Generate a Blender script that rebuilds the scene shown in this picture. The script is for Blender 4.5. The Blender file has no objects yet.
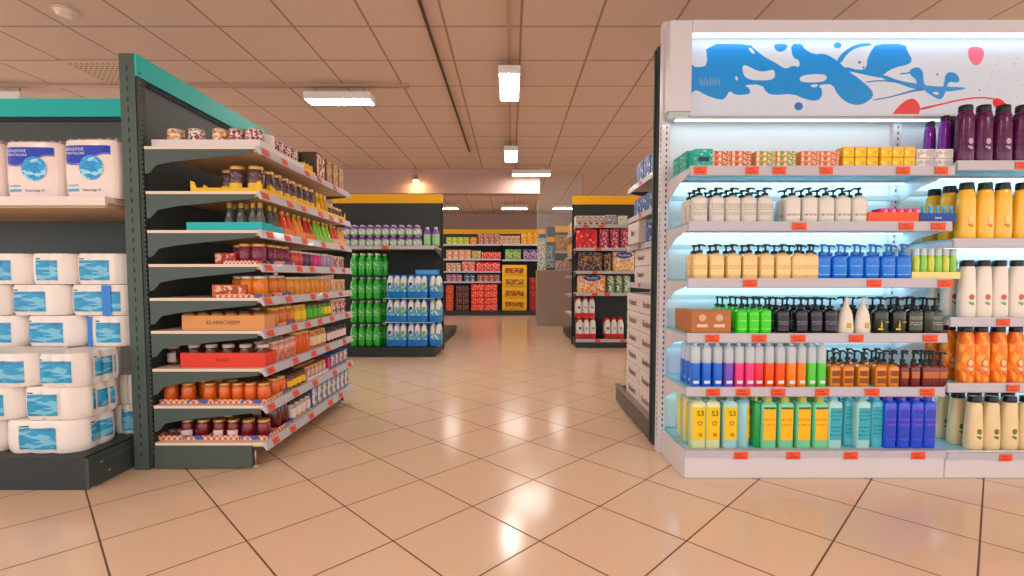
import bpy, bmesh, math, random
from mathutils import Vector
R = random.Random(7)
C = bpy.context.scene.collection
PI = math.pi
# ------------------------------------------------------------------ camera numbers
F, TH, CX, HZ, HC = 485.0, 0.05, 511.0, 277.0, 1.13
ct, st = math.cos(TH), math.sin(TH)
def X(px, Y, z):
    "world X of an image column on the plane at distance Y and height z"
    return (px - CX) * (Y * ct - (z - HC) * st) / F
# ------------------------------------------------------------------ materials
def lin(c):
    c = tuple(c)
    return tuple(((v / 12.92) if v <= .04045 else ((v + .055) / 1.055) ** 2.4) for v in c[:3]) + (1,)
def h(s):
    return tuple(int(s[i:i + 2], 16) / 255 for i in (0, 2, 4))
_m = {}
def M(name, col, rough=.5, metal=0, emit=None, strength=0, coat=0, trans=0, alpha=1, ior=1.45, sss=0):
    if name in _m: return _m[name]
    m = bpy.data.materials.new(name); m.use_nodes = True
    b = m.node_tree.nodes['Principled BSDF']
    if isinstance(col, str): col = h(col)
    b.inputs['Base Color'].default_value = lin(col)
    b.inputs['Roughness'].default_value = rough
    b.inputs['Metallic'].default_value = metal
    b.inputs['Coat Weight'].default_value = coat
    b.inputs['Transmission Weight'].default_value = trans
    b.inputs['IOR'].default_value = ior
    b.inputs['Alpha'].default_value = alpha
    if emit is not None:
        b.inputs['Emission Color'].default_value = lin(h(emit) if isinstance(emit, str) else emit)
        b.inputs['Emission Strength'].default_value = strength
    _m[name] = m
    return m
def N(m, t, **kw):
    n = m.node_tree.nodes.new(t)
    for k, v in kw.items(): setattr(n, k, v)
    return n
def mix(m, fac, a, b):
    n = N(m, 'ShaderNodeMix', data_type='RGBA')
    L = m.node_tree.links
    for sock, v in ((0, fac), (6, a), (7, b)):
        if hasattr(v, 'links') or isinstance(v, bpy.types.NodeSocket): L.new(v, n.inputs[sock])
        else: n.inputs[sock].default_value = v
    return n.outputs[2]
def thr(m, src, lo, hi):
    r = N(m, 'ShaderNodeMapRange'); m.node_tree.links.new(src, r.inputs[0])
    r.inputs[1].default_value = lo; r.inputs[2].default_value = hi
    return r.outputs[0]
def printed(name, bg, c1, c2, scale=28, rough=.45, stretch=(1, 1, 1), t1=.5, t2=.62, seed=0.0):
    "a printed wrapper: blotches of two inks and fine text-like dashes over a ground colour"
    if name in _m: return _m[name]
    m = M(name, bg, rough); L = m.node_tree.links; b = m.node_tree.nodes['Principled BSDF']
    if scale <= 16 and stretch == (1, 1, 1): scale *= 1.9; t1 += .04; t2 += .1
    tc = N(m, 'ShaderNodeTexCoord'); mp = N(m, 'ShaderNodeMapping')
    L.new(tc.outputs['Object'], mp.inputs[0]); mp.inputs['Scale'].default_value = stretch; mp.inputs['Location'].default_value = (seed, seed * .7, seed * 1.3)
    n1 = N(m, 'ShaderNodeTexNoise'); n1.inputs['Scale'].default_value = scale * 1.3; n1.inputs['Detail'].default_value = 2
    n2 = N(m, 'ShaderNodeTexVoronoi'); n2.inputs['Scale'].default_value = scale * 2.2
    L.new(mp.outputs[0], n1.inputs['Vector']); L.new(mp.outputs[0], n2.inputs['Vector'])
    soft = rough <= .2
    if soft: n1.inputs['Scale'].default_value = scale * .8; n1.inputs['Detail'].default_value = 3
    a = mix(m, thr(m, n1.outputs[0], t1 - .2 if soft else t1, t1 + (.2 if soft else .04)), lin(h(bg)), lin(h(c1)))
    sep = N(m, 'ShaderNodeSeparateColor'); L.new(n2.outputs['Color'], sep.inputs[0])
    c = mix(m, thr(m, sep.outputs[0], .84 if soft else t2, 1.3 if soft else t2 + .02), a, lin(h(c2)))
    L.new(c, b.inputs['Base Color'])
    return m
def dashes(name, c1, c2, c3, scale=40):
    "checked trays with small printed dashes"
    if name in _m: return _m[name]
    m = M(name, c1, .6); L = m.node_tree.links; b = m.node_tree.nodes['Principled BSDF']
    tc = N(m, 'ShaderNodeTexCoord'); ck = N(m, 'ShaderNodeTexChecker'); ck.inputs['Scale'].default_value = scale
    L.new(tc.outputs['Object'], ck.inputs[0])
    ck.inputs[1].default_value = lin(h(c1)); ck.inputs[2].default_value = lin(h(c2))
    n = N(m, 'ShaderNodeTexNoise'); n.inputs['Scale'].default_value = 14; L.new(tc.outputs['Object'], n.inputs['Vector'])
    L.new(mix(m, thr(m, n.outputs[0], .56, .6), ck.outputs[0], lin(h(c3))), b.inputs['Base Color'])
    return m
def lined(name, bg, ink_, pitch=.012, amount=.5, rough=.35, zc=None):
    "a plain ground with small lines of print"
    if name in _m: return _m[name]
    m = M(name, bg, rough); L = m.node_tree.links; b = m.node_tree.nodes['Principled BSDF']
    tc = N(m, 'ShaderNodeTexCoord'); sx = N(m, 'ShaderNodeSeparateXYZ'); L.new(tc.outputs['Object'], sx.inputs[0])
    def ma(op, a, c=None):
        n = N(m, 'ShaderNodeMath', operation=op)
        for k, v in enumerate((a, c)):
            if v is None: continue
            if isinstance(v, (int, float)): n.inputs[k].default_value = v
            else: L.new(v, n.inputs[k])
        return n.outputs[0]
    z = ma('DIVIDE', sx.outputs[2], pitch); fr = ma('FRACT', z); ln = ma('LESS_THAN', ma('ABSOLUTE', ma('SUBTRACT', fr, .5)), .2)
    cb = N(m, 'ShaderNodeCombineXYZ'); L.new(ma('MULTIPLY', sx.outputs[0], 160), cb.inputs[0]); L.new(ma('FLOOR', z), cb.inputs[1])
    no = N(m, 'ShaderNodeTexNoise'); no.inputs['Scale'].default_value = 1.0; no.inputs['Detail'].default_value = 0; L.new(cb.outputs[0], no.inputs['Vector'])
    w_ = N(m, 'ShaderNodeTexWhiteNoise', noise_dimensions='1D'); L.new(ma('FLOOR', z), w_.inputs['W'])
    on = ma('MULTIPLY', ma('MULTIPLY', ln, ma('GREATER_THAN', no.outputs[0], .46)), ma('LESS_THAN', w_.outputs[0], amount))
    L.new(mix(m, on, lin(h(bg)), lin(h(ink_))), b.inputs['Base Color'])
    return m
# ------------------------------------------------------------------ mesh builder
class MB:
    def __init__(s): s.v = []; s.f = []; s.m = []; s.sm = []; s.mats = []
    def mi(s, mat):
        if mat not in s.mats: s.mats.append(mat)
        return s.mats.index(mat)
    def add(s, vs, fs, mat, smooth=False):
        o = len(s.v); s.v += [tuple(p) for p in vs]; k = s.mi(mat)
        for f in fs: s.f.append([i + o for i in f]); s.m.append(k); s.sm.append(smooth)
    def box(s, x0, x1, y0, y1, z0, z1, mat, ch=0.0):
        if ch:
            c = ch; vs = []
            for (a, b) in (((x0, y0), (1, 1)), ((x1, y0), (-1, 1)), ((x1, y1), (-1, -1)), ((x0, y1), (1, -1))): pass
            ring = lambda i, z: [(x0 + c + i, y0 + i, z), (x1 - c - i, y0 + i, z), (x1 - i, y0 + c + i, z), (x1 - i, y1 - c - i, z), (x1 - c - i, y1 - i, z), (x0 + c + i, y1 - i, z), (x0 + i, y1 - c - i, z), (x0 + i, y0 + c + i, z)]
            rings = [ring(c, z0), ring(0, z0 + c), ring(0, z1 - c), ring(c, z1)]
            # inset rings keep eight points; c+i must stay below half width
            vs = sum(rings, []); fs = [list(range(7, -1, -1)), [24 + i for i in range(8)]]
            for r in range(3):
                for i in range(8): fs.append([r * 8 + i, r * 8 + (i + 1) % 8, r * 8 + 8 + (i + 1) % 8, r * 8 + 8 + i])
            s.add(vs, fs, mat); return s
        vs = [(x0, y0, z0), (x1, y0, z0), (x1, y1, z0), (x0, y1, z0), (x0, y0, z1), (x1, y0, z1), (x1, y1, z1), (x0, y1, z1)]
        s.add(vs, [(3, 2, 1, 0), (4, 5, 6, 7), (0, 1, 5, 4), (1, 2, 6, 5), (2, 3, 7, 6), (3, 0, 4, 7)], mat); return s
    def loft(s, secs, mat, seg=20, n=2.0, cap=(1, 1), smooth=True, c=(0, 0)):
        "secs: (half_x, half_y, z[, exponent])"
        vs = []; fs = []
        for q in secs:
            e = q[3] if len(q) > 3 else n
            for i in range(seg):
                a = 2 * PI * (i + .5) / seg; ca, sa = math.cos(a), math.sin(a)
                vs.append((c[0] + q[0] * math.copysign(abs(ca) ** (2 / e), ca), c[1] + q[1] * math.copysign(abs(sa) ** (2 / e), sa), q[2]))
        for r in range(len(secs) - 1):
            for i in range(seg):
                j = (i + 1) % seg; fs.append((r * seg + i, r * seg + j, (r + 1) * seg + j, (r + 1) * seg + i))
        s.add(vs, fs, mat, smooth)
        if cap[0]: s.add(vs[:seg], [list(range(seg - 1, -1, -1))], mat)
        if cap[1]: s.add(vs[-seg:], [list(range(seg))], mat)
        return s
    def patch(s, hx, hy, z0, z1, a0, a1, mat, n=2.0, off=.0008, seg=10, rows=1, hx2=None, hy2=None):
        "curved label following a section, centred on -Y; angles in degrees from the front"
        vs = []; fs = []
        for r in range(rows + 1):
            t = r / rows; X_ = hx + ((hx2 or hx) - hx) * t; Y_ = hy + ((hy2 or hy) - hy) * t
            for i in range(seg + 1):
                a = math.radians(-90 + a0 + (a1 - a0) * i / seg); ca, sa = math.cos(a), math.sin(a)
                vs.append(((X_ + off) * math.copysign(abs(ca) ** (2 / n), ca), (Y_ + off) * math.copysign(abs(sa) ** (2 / n), sa), z0 + (z1 - z0) * t))
        w = seg + 1
        for r in range(rows):
            for i in range(seg): fs.append((r * w + i, r * w + i + 1, (r + 1) * w + i + 1, (r + 1) * w + i))
        s.add(vs, fs, mat, True); return s
    def prism(s, pts, lo, hi, mat, axis='y'):
        k = len(pts)
        P = {'y': lambda p, t: (p[0], t, p[1]), 'x': lambda p, t: (t, p[0], p[1]), 'z': lambda p, t: (p[0], p[1], t)}[axis]
        vs = [P(p, lo) for p in pts] + [P(p, hi) for p in pts]
        s.add(vs, [list(range(k)), list(range(2 * k - 1, k - 1, -1))] + [(i, (i + 1) % k, k + (i + 1) % k, k + i) for i in range(k)], mat); return s
    def tube(s, pts, r, mat, seg=8):
        pts = [Vector(p) for p in pts]; vs = []; fs = []
        for i, p in enumerate(pts):
            d = (pts[min(i + 1, len(pts) - 1)] - pts[max(i - 1, 0)]).normalized()
            u = d.cross(Vector((0, 0, 1))); u = Vector((1, 0, 0)) if u.length < .01 else u.normalized(); w = d.cross(u)
            for k in range(seg):
                a = 2 * PI * k / seg; vs.append(p + r * (math.cos(a) * u + math.sin(a) * w))
        for i in range(len(pts) - 1):
            for k in range(seg): j = (k + 1) % seg; fs.append((i * seg + k, i * seg + j, i * seg + seg + j, i * seg + seg + k))
        fs += [list(range(seg)), [(len(pts) - 1) * seg + k for k in range(seg - 1, -1, -1)]]
        s.add(vs, fs, mat, True); return s
    def build(s, name, parent=None, fix=True):
        me = bpy.data.meshes.new(name); me.from_pydata(s.v, [], s.f)
        for m in s.mats: me.materials.append(m)
        me.polygons.foreach_set('material_index', s.m); me.polygons.foreach_set('use_smooth', s.sm)
        if fix:
            b = bmesh.new(); b.from_mesh(me); bmesh.ops.recalc_face_normals(b, faces=b.faces); b.to_mesh(me); b.free()
        me.update()
        o = bpy.data.objects.new(name, me); C.objects.link(o)
        if parent is not None: o.parent = parent
        return o
def tag(o, label, cat, group=None, kind=None):
    o['label'] = label; o['category'] = cat
    if group: o['group'] = group
    if kind: o['kind'] = kind
    return o
def struct(o): o['kind'] = 'structure'; return o
def empty(name, loc=(0, 0, 0), rz=0):
    o = bpy.data.objects.new(name, None); C.objects.link(o); o.location = loc; o.rotation_euler = (0, 0, rz); o.empty_display_size = .05
    return o
def copy_tree(o, parent=None):
    c = o.copy(); C.objects.link(c)
    if parent is not None: c.parent = parent
    for ch in list(o.children): copy_tree(ch, c)
    return c
_proto = {}
def place(kind, loc, label, cat, group=None, rz=0.0, s=1.0, jit=0.0):
    "kind = (builder, *args); the first use builds the thing, later ones copy it and its parts"
    if kind in _proto: o = copy_tree(_proto[kind])
    else: o = kind[0](*kind[1:]); _proto[kind] = o
    o.location = loc; o.rotation_euler = (0, 0, rz + (R.uniform(-jit, jit) if jit else 0)); o.scale = (s, s, s) if not isinstance(s, tuple) else s
    for k in ('group', 'label', 'category'):
        if k in o: del o[k]
    return tag(o, label, cat, group)
def text(body, size, mat, name, parent, loc, rot=(PI / 2, 0, 0), sx=1.0):
    cu = bpy.data.curves.new('t', 'FONT'); cu.body = body; cu.size = size; cu.align_x = 'CENTER'; cu.align_y = 'CENTER'; cu.extrude = .0003
    t = bpy.data.objects.new('t', cu); C.objects.link(t)
    bpy.context.view_layer.update()
    me = bpy.data.meshes.new_from_object(t.evaluated_get(bpy.context.evaluated_depsgraph_get())); bpy.data.objects.remove(t)
    me.materials.clear(); me.materials.append(mat)
    o = bpy.data.objects.new(name, me); C.objects.link(o); o.parent = parent; o.location = loc; o.rotation_euler = rot; o.scale = (sx, 1, 1)
    return o
# ------------------------------------------------------------------ shared materials
black = M('black plastic', '15181a', .35); dark_pump = M('dark teal pump plastic', '12282c', .35)
white_p = M('white plastic', 'e9e5df', .35); gold = M('pale gold lid', 'd0a45c', .35, .5); card_white = M('white card', 'e6dfd8', .6)
orange_tag = M('orange price tag', 'ec5628', .6); tag_ink = M('tag print', 'b53a28', .5)
grey_metal = M('green grey painted metal', '44544e', .5); grey_dark = M('dark slot metal', '1d201f', .6); panel_grey = M('charcoal back panel', '414946', .5)
teal = M('teal header', '00b8b0', .5); yellow_h = M('amber header', 'ffbe00', .5); rail_grey = M('grey label rail', 'b9b6bd', .45, coat=.08)
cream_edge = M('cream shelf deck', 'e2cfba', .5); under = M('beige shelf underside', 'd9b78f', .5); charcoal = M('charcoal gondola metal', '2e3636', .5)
white_metal = M('white enamel', 'd6d2d6', .35, coat=.2); steel = M('brushed steel', 'a8a39e', .35, .9)
# ------------------------------------------------------------------ the room
def floor_mat():
    m = M('polished beige floor tile', 'd3a078', .2); L = m.node_tree.links; b = m.node_tree.nodes['Principled BSDF']
    tc = N(m, 'ShaderNodeTexCoord'); mp = N(m, 'ShaderNodeMapping'); mp.vector_type = 'POINT'
    L.new(tc.outputs['Object'], mp.inputs[0])
    side = .4445
    mp.inputs['Rotation'].default_value = (0, 0, PI / 4); mp.inputs['Scale'].default_value = (1 / side,) * 3
    a, y = .124, 2.025
    rx, ry = (a * math.cos(PI / 4) - y * math.sin(PI / 4)) / side, (a * math.sin(PI / 4) + y * math.cos(PI / 4)) / side
    mp.inputs['Location'].default_value = (-rx, -ry, 0)
    # mapping node: scale, then rotate, then translate
    sx = N(m, 'ShaderNodeSeparateXYZ'); L.new(mp.outputs[0], sx.inputs[0])
    def edge(o):
        f = N(m, 'ShaderNodeMath', operation='FRACT'); L.new(o, f.inputs[0])
        g = N(m, 'ShaderNodeMath', operation='SUBTRACT'); L.new(f.outputs[0], g.inputs[0]); g.inputs[1].default_value = .5
        k = N(m, 'ShaderNodeMath', operation='ABSOLUTE'); L.new(g.outputs[0], k.inputs[0]); return k.outputs[0]
    mx = N(m, 'ShaderNodeMath', operation='MAXIMUM'); L.new(edge(sx.outputs[0]), mx.inputs[0]); L.new(edge(sx.outputs[1]), mx.inputs[1])
    ln = thr(m, mx.outputs[0], .4895, .4935)
    no = N(m, 'ShaderNodeTexNoise'); no.inputs['Scale'].default_value = 260; no.inputs['Detail'].default_value = 3; L.new(tc.outputs['Object'], no.inputs['Vector'])
    fl = N(m, 'ShaderNodeVectorMath', operation='FLOOR'); L.new(mp.outputs[0], fl.inputs[0])
    wn = N(m, 'ShaderNodeTexWhiteNoise'); L.new(fl.outputs[0], wn.inputs[0])
    base = mix(m, thr(m, no.outputs[0], .35, .75), lin(h('dbbd9e')), lin(h('e8cbae')))
    base = mix(m, thr(m, wn.outputs[0], 0, 1), base, lin(h('e3c4a6')))
    L.new(mix(m, ln, base, lin(h('6b4a38'))), b.inputs['Base Color'])
    rg = N(m, 'ShaderNodeMapRange'); L.new(ln, rg.inputs[0]); rg.inputs[3].default_value = .16; rg.inputs[4].default_value = .7
    L.new(rg.outputs[0], b.inputs['Roughness']); b.inputs['Coat Weight'].default_value = 0; b.inputs['IOR'].default_value = 1.5
    bp = N(m, 'ShaderNodeBump'); bp.invert = True; bp.inputs['Strength'].default_value = .3; bp.inputs['Distance'].default_value = .002
    L.new(ln, bp.inputs['Height']); L.new(bp.outputs[0], b.inputs['Normal'])
    return m
def ceil_mat():
    m = M('mineral ceiling tile', 'dccab8', .9); L = m.node_tree.links; b = m.node_tree.nodes['Principled BSDF']
    tc = N(m, 'ShaderNodeTexCoord'); sx = N(m, 'ShaderNodeSeparateXYZ'); L.new(tc.outputs['Object'], sx.inputs[0])
    def edge(o, off):
        a = N(m, 'ShaderNodeMath', operation='SUBTRACT'); L.new(o, a.inputs[0]); a.inputs[1].default_value = off
        d = N(m, 'ShaderNodeMath', operation='DIVIDE'); L.new(a.outputs[0], d.inputs[0]); d.inputs[1].default_value = .6
        f = N(m, 'ShaderNodeMath', operation='FRACT'); L.new(d.outputs[0], f.inputs[0])
        g = N(m, 'ShaderNodeMath', operation='SUBTRACT'); L.new(f.outputs[0], g.inputs[0]); g.inputs[1].default_value = .5
        k = N(m, 'ShaderNodeMath', operation='ABSOLUTE'); L.new(g.outputs[0], k.inputs[0]); return k.outputs[0]
    mx = N(m, 'ShaderNodeMath', operation='MAXIMUM'); L.new(edge(sx.outputs[0], .08), mx.inputs[0]); L.new(edge(sx.outputs[1], .34), mx.inputs[1])
    ln = thr(m, mx.outputs[0], .482, .486)
    no = N(m, 'ShaderNodeTexNoise'); no.inputs['Scale'].default_value = 90; L.new(tc.outputs['Object'], no.inputs['Vector'])
    base = mix(m, thr(m, no.outputs[0], .3, .7), lin(h('d3b6a2')), lin(h('dbc0ad')))
    L.new(mix(m, ln, base, lin(h('a3856a'))), b.inputs['Base Color'])
    bp = N(m, 'ShaderNodeBump'); bp.invert = True; bp.inputs['Strength'].default_value = .4; bp.inputs['Distance'].default_value = .004
    L.new(ln, bp.inputs['Height']); L.new(bp.outputs[0], b.inputs['Normal'])
    return m
CEIL = 3.11
struct(MB().box(-9, 9, -4, 15.4, -.1, 0, floor_mat()).build('floor'))
struct(MB().box(-9, 9, -4, 15.4, CEIL, CEIL + .1, ceil_mat()).build('ceiling'))
wallm = M('taupe wall paint', 'b9988a', .8)
struct(MB().box(-9, 9, 15.4, 15.5, -.1, CEIL + .1, wallm).build('wall_back'))
struct(MB().box(-9, .53, 9.0, 9.25, 2.665, CEIL - .002, M('bulkhead paint', 'c2a093', .8)).build('beam'))
# ceiling fixtures
lamp_on = M('lamp diffuser', 'ffffff', .4, emit='fff6ee', strength=46)
def fixture():
    r = empty('ceiling_light')
    MB().box(-.34, .34, -.1, .1, .003, .075, M('lamp housing', 'e6e0d8', .4), .004).build('housing', r)
    MB().box(-.328, .328, -.088, .088, 0, .0028, lamp_on).build('diffuser', r)
    b = MB()
    for x in (-.25, .25): b.tube([(x, 0, .075), (x, 0, .17)], .006, M('lamp hanger', '8c857d', .4))
    b.build('hanger', r)
    return r
FIX = [(-.015, 4.75, 90, 'bright oblong ceiling lamp hanging nearest over the middle of the aisle'),
       (0, 7.4, 90, 'second oblong ceiling lamp down the aisle, hanging in line behind the nearest'),
       (-1.77, 5.12, 0, 'wide ceiling lamp seen just above the jar gondola, beside the aisle'),
       (-5.33, 5.12, 0, 'ceiling lamp over the teal header of the toilet paper gondola'),
       (.36, 8.72, 0, 'ceiling lamp washing the beam in front of the hanging glass panel'),
       (.09, 13.0, 0, 'ceiling lamp beyond the beam, in front of the back wall shelving'),
       (-1.75, 13.0, 0, 'ceiling lamp beyond the beam, half hidden by the green bottle gondola'),
       (1.45, 13.0, 0, 'ceiling lamp behind the hanging glass panel'),
       ]
for x, y, a, lb in FIX: place((fixture,), (x, y, CEIL - .172), lb, 'ceiling light', 'oblong ceiling lamps', math.radians(a))
# luminaires of the shop behind the camera and to its sides
for x, y in ((-4.2, 0.6), (-1.4, .2), (1.6, .2), (4.4, .6), (-1.4, -2.4), (1.6, -2.4), (4.6, 5.1), (-5.4, 8), (3.6, 8.6), (4.6, 12.8), (-4.8, 12.8)):
    place((fixture,), (x, y, CEIL - .172), 'oblong ceiling lamp outside the view', 'ceiling light', 'oblong ceiling lamps out of view', 0)
trackm = M('dark ceiling track', '4a3c33', .5)
tag(MB().box(-.665, -.645, 1.2, 7.75, CEIL - .02, CEIL - .001, trackm).build('ceiling_track'), 'thin dark ceiling track running down the aisle left of the lamps', 'track')
tag(MB().box(-.03, 0, 1.2, 8.4, CEIL - .03, CEIL - .001, M('beige ceiling rail', 'b2947c', .5)).build('ceiling_rail'), 'beige ceiling rail carrying the two aisle lamps', 'rail')
tag(MB().box(-8.5, -1.05, 5.06, 5.12, CEIL - .03, CEIL - .001, M('beige ceiling rail', 'b2947c', .5)).build('ceiling_rail'), 'long beige ceiling rail crossing above the jar gondola', 'rail')
vm = M('perforated vent', 'c8a888', .7); L_ = vm.node_tree.links
tc = N(vm, 'ShaderNodeTexCoord'); vo = N(vm, 'ShaderNodeTexVoronoi'); vo.inputs['Scale'].default_value = 20; vo.inputs['Randomness'].default_value = 0
L_.new(tc.outputs['Object'], vo.inputs['Vector']); L_.new(mix(vm, thr(vm, vo.outputs['Distance'], .32, .36), lin(h('6a4f3a')), lin(h('cfb294'))), vm.node_tree.nodes['Principled BSDF'].inputs['Base Color'])
ve = empty('ceiling_vent', (-3.82, 4.84, CEIL)); MB().box(-.27, .27, -.27, .27, -.012, -.001, vm).build('grille', ve)
b = MB()
for a in ((-.3, .3, -.3, -.27), (-.3, .3, .27, .3), (-.3, -.27, -.27, .27), (.27, .3, -.27, .27)): b.box(a[0], a[1], a[2], a[3], -.014, -.001, M('vent frame', 'd4b090', .6))
b.build('vent_frame', ve); tag(ve, 'square perforated vent panel in the ceiling beside the jar gondola post', 'vent')
sd = empty('smoke_detector', (-3.31, 3.7, CEIL)); MB().loft([(.075, .075, -.012), (.075, .075, -.001)], M('detector base', 'd9c2ad', .5), 24).build('base', sd)
MB().loft([(.035, .035, -.045), (.055, .055, -.035), (.06, .06, -.012)], M('detector dome', 'e4cdb8', .4), 24).build('dome', sd)
tag(sd, 'small round white smoke detector on the ceiling', 'smoke detector')
sp = empty('spotlight', (-1.72, 8.86, CEIL - .19)); MB().loft([(.045, .045, -.05), (.05, .05, .05), (.02, .02, .06)], M('spot housing', '9a8a80', .4), 20).build('housing', sp)
MB().loft([(.042, .042, -.056), (.042, .042, -.051)], M('spot lens', 'ffffff', .3, emit='ffc98a', strength=300), 20).build('lens', sp)
MB().tube([(0, 0, .06), (0, 0, .189)], .008, steel).build('stem', sp)
tag(sp, 'small glowing spotlight hanging in front of the ceiling beam', 'spotlight')
glass = M('pale grey glass', 'cfdcda', .03, trans=.0, alpha=.08)
gp = empty('glass_partition', (.95, 9.4, 1.3))
MB().box(-.43, .42, -.006, .006, 0, 1.8, glass).build('pane', gp)
b = MB()
b.box(-.44, -.43, -.012, .012, 0, 1.805, steel); b.box(.42, .43, -.012, .012, 0, 1.805, steel); b.box(-.43, .42, -.008, .008, .98, .99, steel); b.box(-.27, -.262, -.008, .008, 0, .98, steel)
b.build('frame', gp); tag(gp, 'pale glass partition hanging from the ceiling above the taupe counter', 'partition')
ct_ = empty('service_counter', (1.13, 11.5, 0))
MB().box(-.53, .6, -.3, .3, 0, 1.26, M('taupe laminate', '97806f', .3, coat=.3), .004).build('body', ct_)
MB().box(-.54, .61, -.31, .31, 1.261, 1.29, M('counter top', 'b5a092', .25), .004).build('counter_top', ct_)
tag(ct_, 'plain taupe laminate counter standing at the end of the aisle', 'counter')
# ------------------------------------------------------------------ gondolas
def price_tag(parent, loc, rz=0, w=.065, hh=.036):
    key = ('tag', w, hh)
    if key in _proto: o = _proto[key].copy(); C.objects.link(o)
    else:
        b = MB(); b.box(-w / 2, w / 2, -.002, 0, -hh / 2, hh / 2, orange_tag)
        b.box(-w * .38, w * .1, -.0024, -.002, hh * .08, hh * .24, tag_ink); b.box(-w * .38, w * .3, -.0024, -.002, -hh * .3, -hh * .12, tag_ink)
        o = b.build('price_tag'); _proto[key] = o
    o.parent = parent; o.location = loc; o.rotation_euler = (0, 0, rz); return o
# --- A: charcoal gondola with the teal header and jars, shelves face +X
AZ = [1.872, 1.619, 1.398, 1.204, 1.009, .818, .597, .38, .161]
A = empty('jar_gondola', (-2.15, 2.79, 0))
tag(A, 'charcoal gondola with teal header and nine shelves of jars beside the aisle', 'store shelf')
Y1 = 1.56
def slotted(w, d, z1, mat, n, face='y'):
    b = MB(); b.box(-w / 2, w / 2, 0, d, 0, z1, mat)
    for i in range(n):
        z = .08 + (z1 - .12) * i / n; b.box(-.004, .004, -.001, 0, z, z + .028, grey_dark)
    return b
p = slotted(.086, .06, 2.385, grey_metal, 40).build('post', A); p.location = (-.012, 0, 0)
b = MB(); b.box(.035, .052, .004, .05, .02, 2.25, M('notched strip', '2b2f2e', .5))
for i in range(80): b.box(.0525, .0575, .003, .012, .1 + i * .0275, .1 + i * .0275 + .012, grey_metal)
b.build('notched_upright', A)
p = slotted(.086, .06, 2.385, grey_metal, 40).build('post', A); p.location = (-.012, Y1 - .06, 0)
MB().box(-.03, .02, .06, Y1 - .06, .1, 2.3, panel_grey).build('back_panel', A)
b = MB(); b.box(.0315, .042, .001, Y1, 2.262, 2.385, teal); b.box(.02, .0315, .061, Y1 - .062, 2.262, 2.385, teal); b.box(-.05, .02, .062, Y1 - .062, 2.35, 2.385, teal); b.build('header', A)
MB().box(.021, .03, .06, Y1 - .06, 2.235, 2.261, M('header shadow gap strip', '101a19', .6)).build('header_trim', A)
XF = .71   # shelf depth from the post line
for i, z in enumerate(AZ):
    sh = MB().box(.066, XF - .01, .004, Y1 - .004, z - .016, z, cream_edge).build('shelf', A)
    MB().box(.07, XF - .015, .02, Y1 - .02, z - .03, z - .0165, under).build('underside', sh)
    for y in (.002, Y1 - .012):
        if i < 8:
            k = MB().prism([(.066, z - .017), (XF - .03, z - .017), (XF - .03, z - .04), (.24, z - .085), (.13, z - .105), (.09, z - .15), (.066, z - .155)], y + .003, y + .009, grey_metal)
        else:
            k = MB().prism([(.06, z - .017), (XF - .08, z - .017), (XF - .08, .012), (.06, .012)], y + .003, y + .012, grey_metal)
        k.build('bracket', sh)
    MB().prism([(XF - .009, z + .004), (XF + .004, z + .004), (XF + .02, z - .044), (XF + .012, z - .047), (XF - .009, z - .02)], .0, Y1, rail_grey).build('price_rail', sh)
    y = .05 + R.uniform(0, .06)
    while y < Y1 - .1:
        t = price_tag(sh, (XF + .0155, y, z - .02), PI / 2, .075, .038); t.rotation_euler = (0, -.31, PI / 2); t.rotation_mode = 'XYZ'; t.rotation_euler = (-.31, 0, PI / 2)
        y += R.uniform(.2, .42)
for x, y in ((.62, .06), (.62, Y1 - .06), (0, .06), (0, Y1 - .06)):
    MB().loft([(.022, .022, 0), (.022, .022, .008), (.008, .008, .012), (.008, .008, .1 if x else .02)], steel, 12, c=(x, y)).build('foot', A)
# --- B: gondola with toilet paper, shelves face -Y
B = empty('paper_gondola', (-2.236, 3.45, 0)); tag(B, 'wide charcoal gondola with teal header holding toilet paper and diapers', 'store shelf')
MB().box(-3.2, 0, 0, .04, .18, 2.24, panel_grey).build('back_panel', B)
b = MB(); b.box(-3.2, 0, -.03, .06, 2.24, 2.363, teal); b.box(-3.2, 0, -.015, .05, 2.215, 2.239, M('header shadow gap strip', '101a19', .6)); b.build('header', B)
MB().box(0.0, .03, 0, .06, 0, 2.24, grey_metal).build('post', B)
bs = MB().box(-3.2, -.02, -.93, -.9, .001, .18, charcoal).build('kick_panel', B)
b = MB(); b.box(-.02, 0, -.93, -.005, .008, .17, M('base side green grey', '3c4744', .45)); b.box(-.018, .008, -.86, -.1, .13, .142, grey_metal)
b.build('base_side', B)
for z in (.07, .125): MB().loft([(.008, .008, 0), (.006, .006, .006)], steel, 10, c=(0, 0)).build('bolt', B).matrix_world
bl = [o for o in B.children if o.name.startswith('bolt')]
for o, (y, z) in zip(bl, ((-.85, .125), (-.8, .06))): o.location = (0.0, y, z); o.rotation_euler = (0, PI / 2, 0)
MB().box(-3.2, -.022, -.9, 0, .15, .181, charcoal).build('base_deck', B)
MB().loft([(.02, .02, 0), (.02, .02, .008), (.008, .008, .01), (.008, .008, .03)], steel, 12, c=(-.02, -.89)).build('foot', B)
sh = MB().box(-3.2, -.03, -.7, 0, 1.545, 1.577, cream_edge).build('shelf', B)
MB().box(-3.2, -.03, -.718, -.7, 1.53, 1.58, M('clear label rail', 'e5d9d0', .4, coat=.1)).build('price_rail', sh)
MB().box(-3.18, -.05, -.69, -.01, 1.52, 1.544, under).build('underside', sh)
sh = MB().box(-3.2, -.03, -.4, 0, 2.02, 2.04, M('grey upper shelf', '6b6f6e', .5)).build('shelf', B) if False else sh
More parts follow.
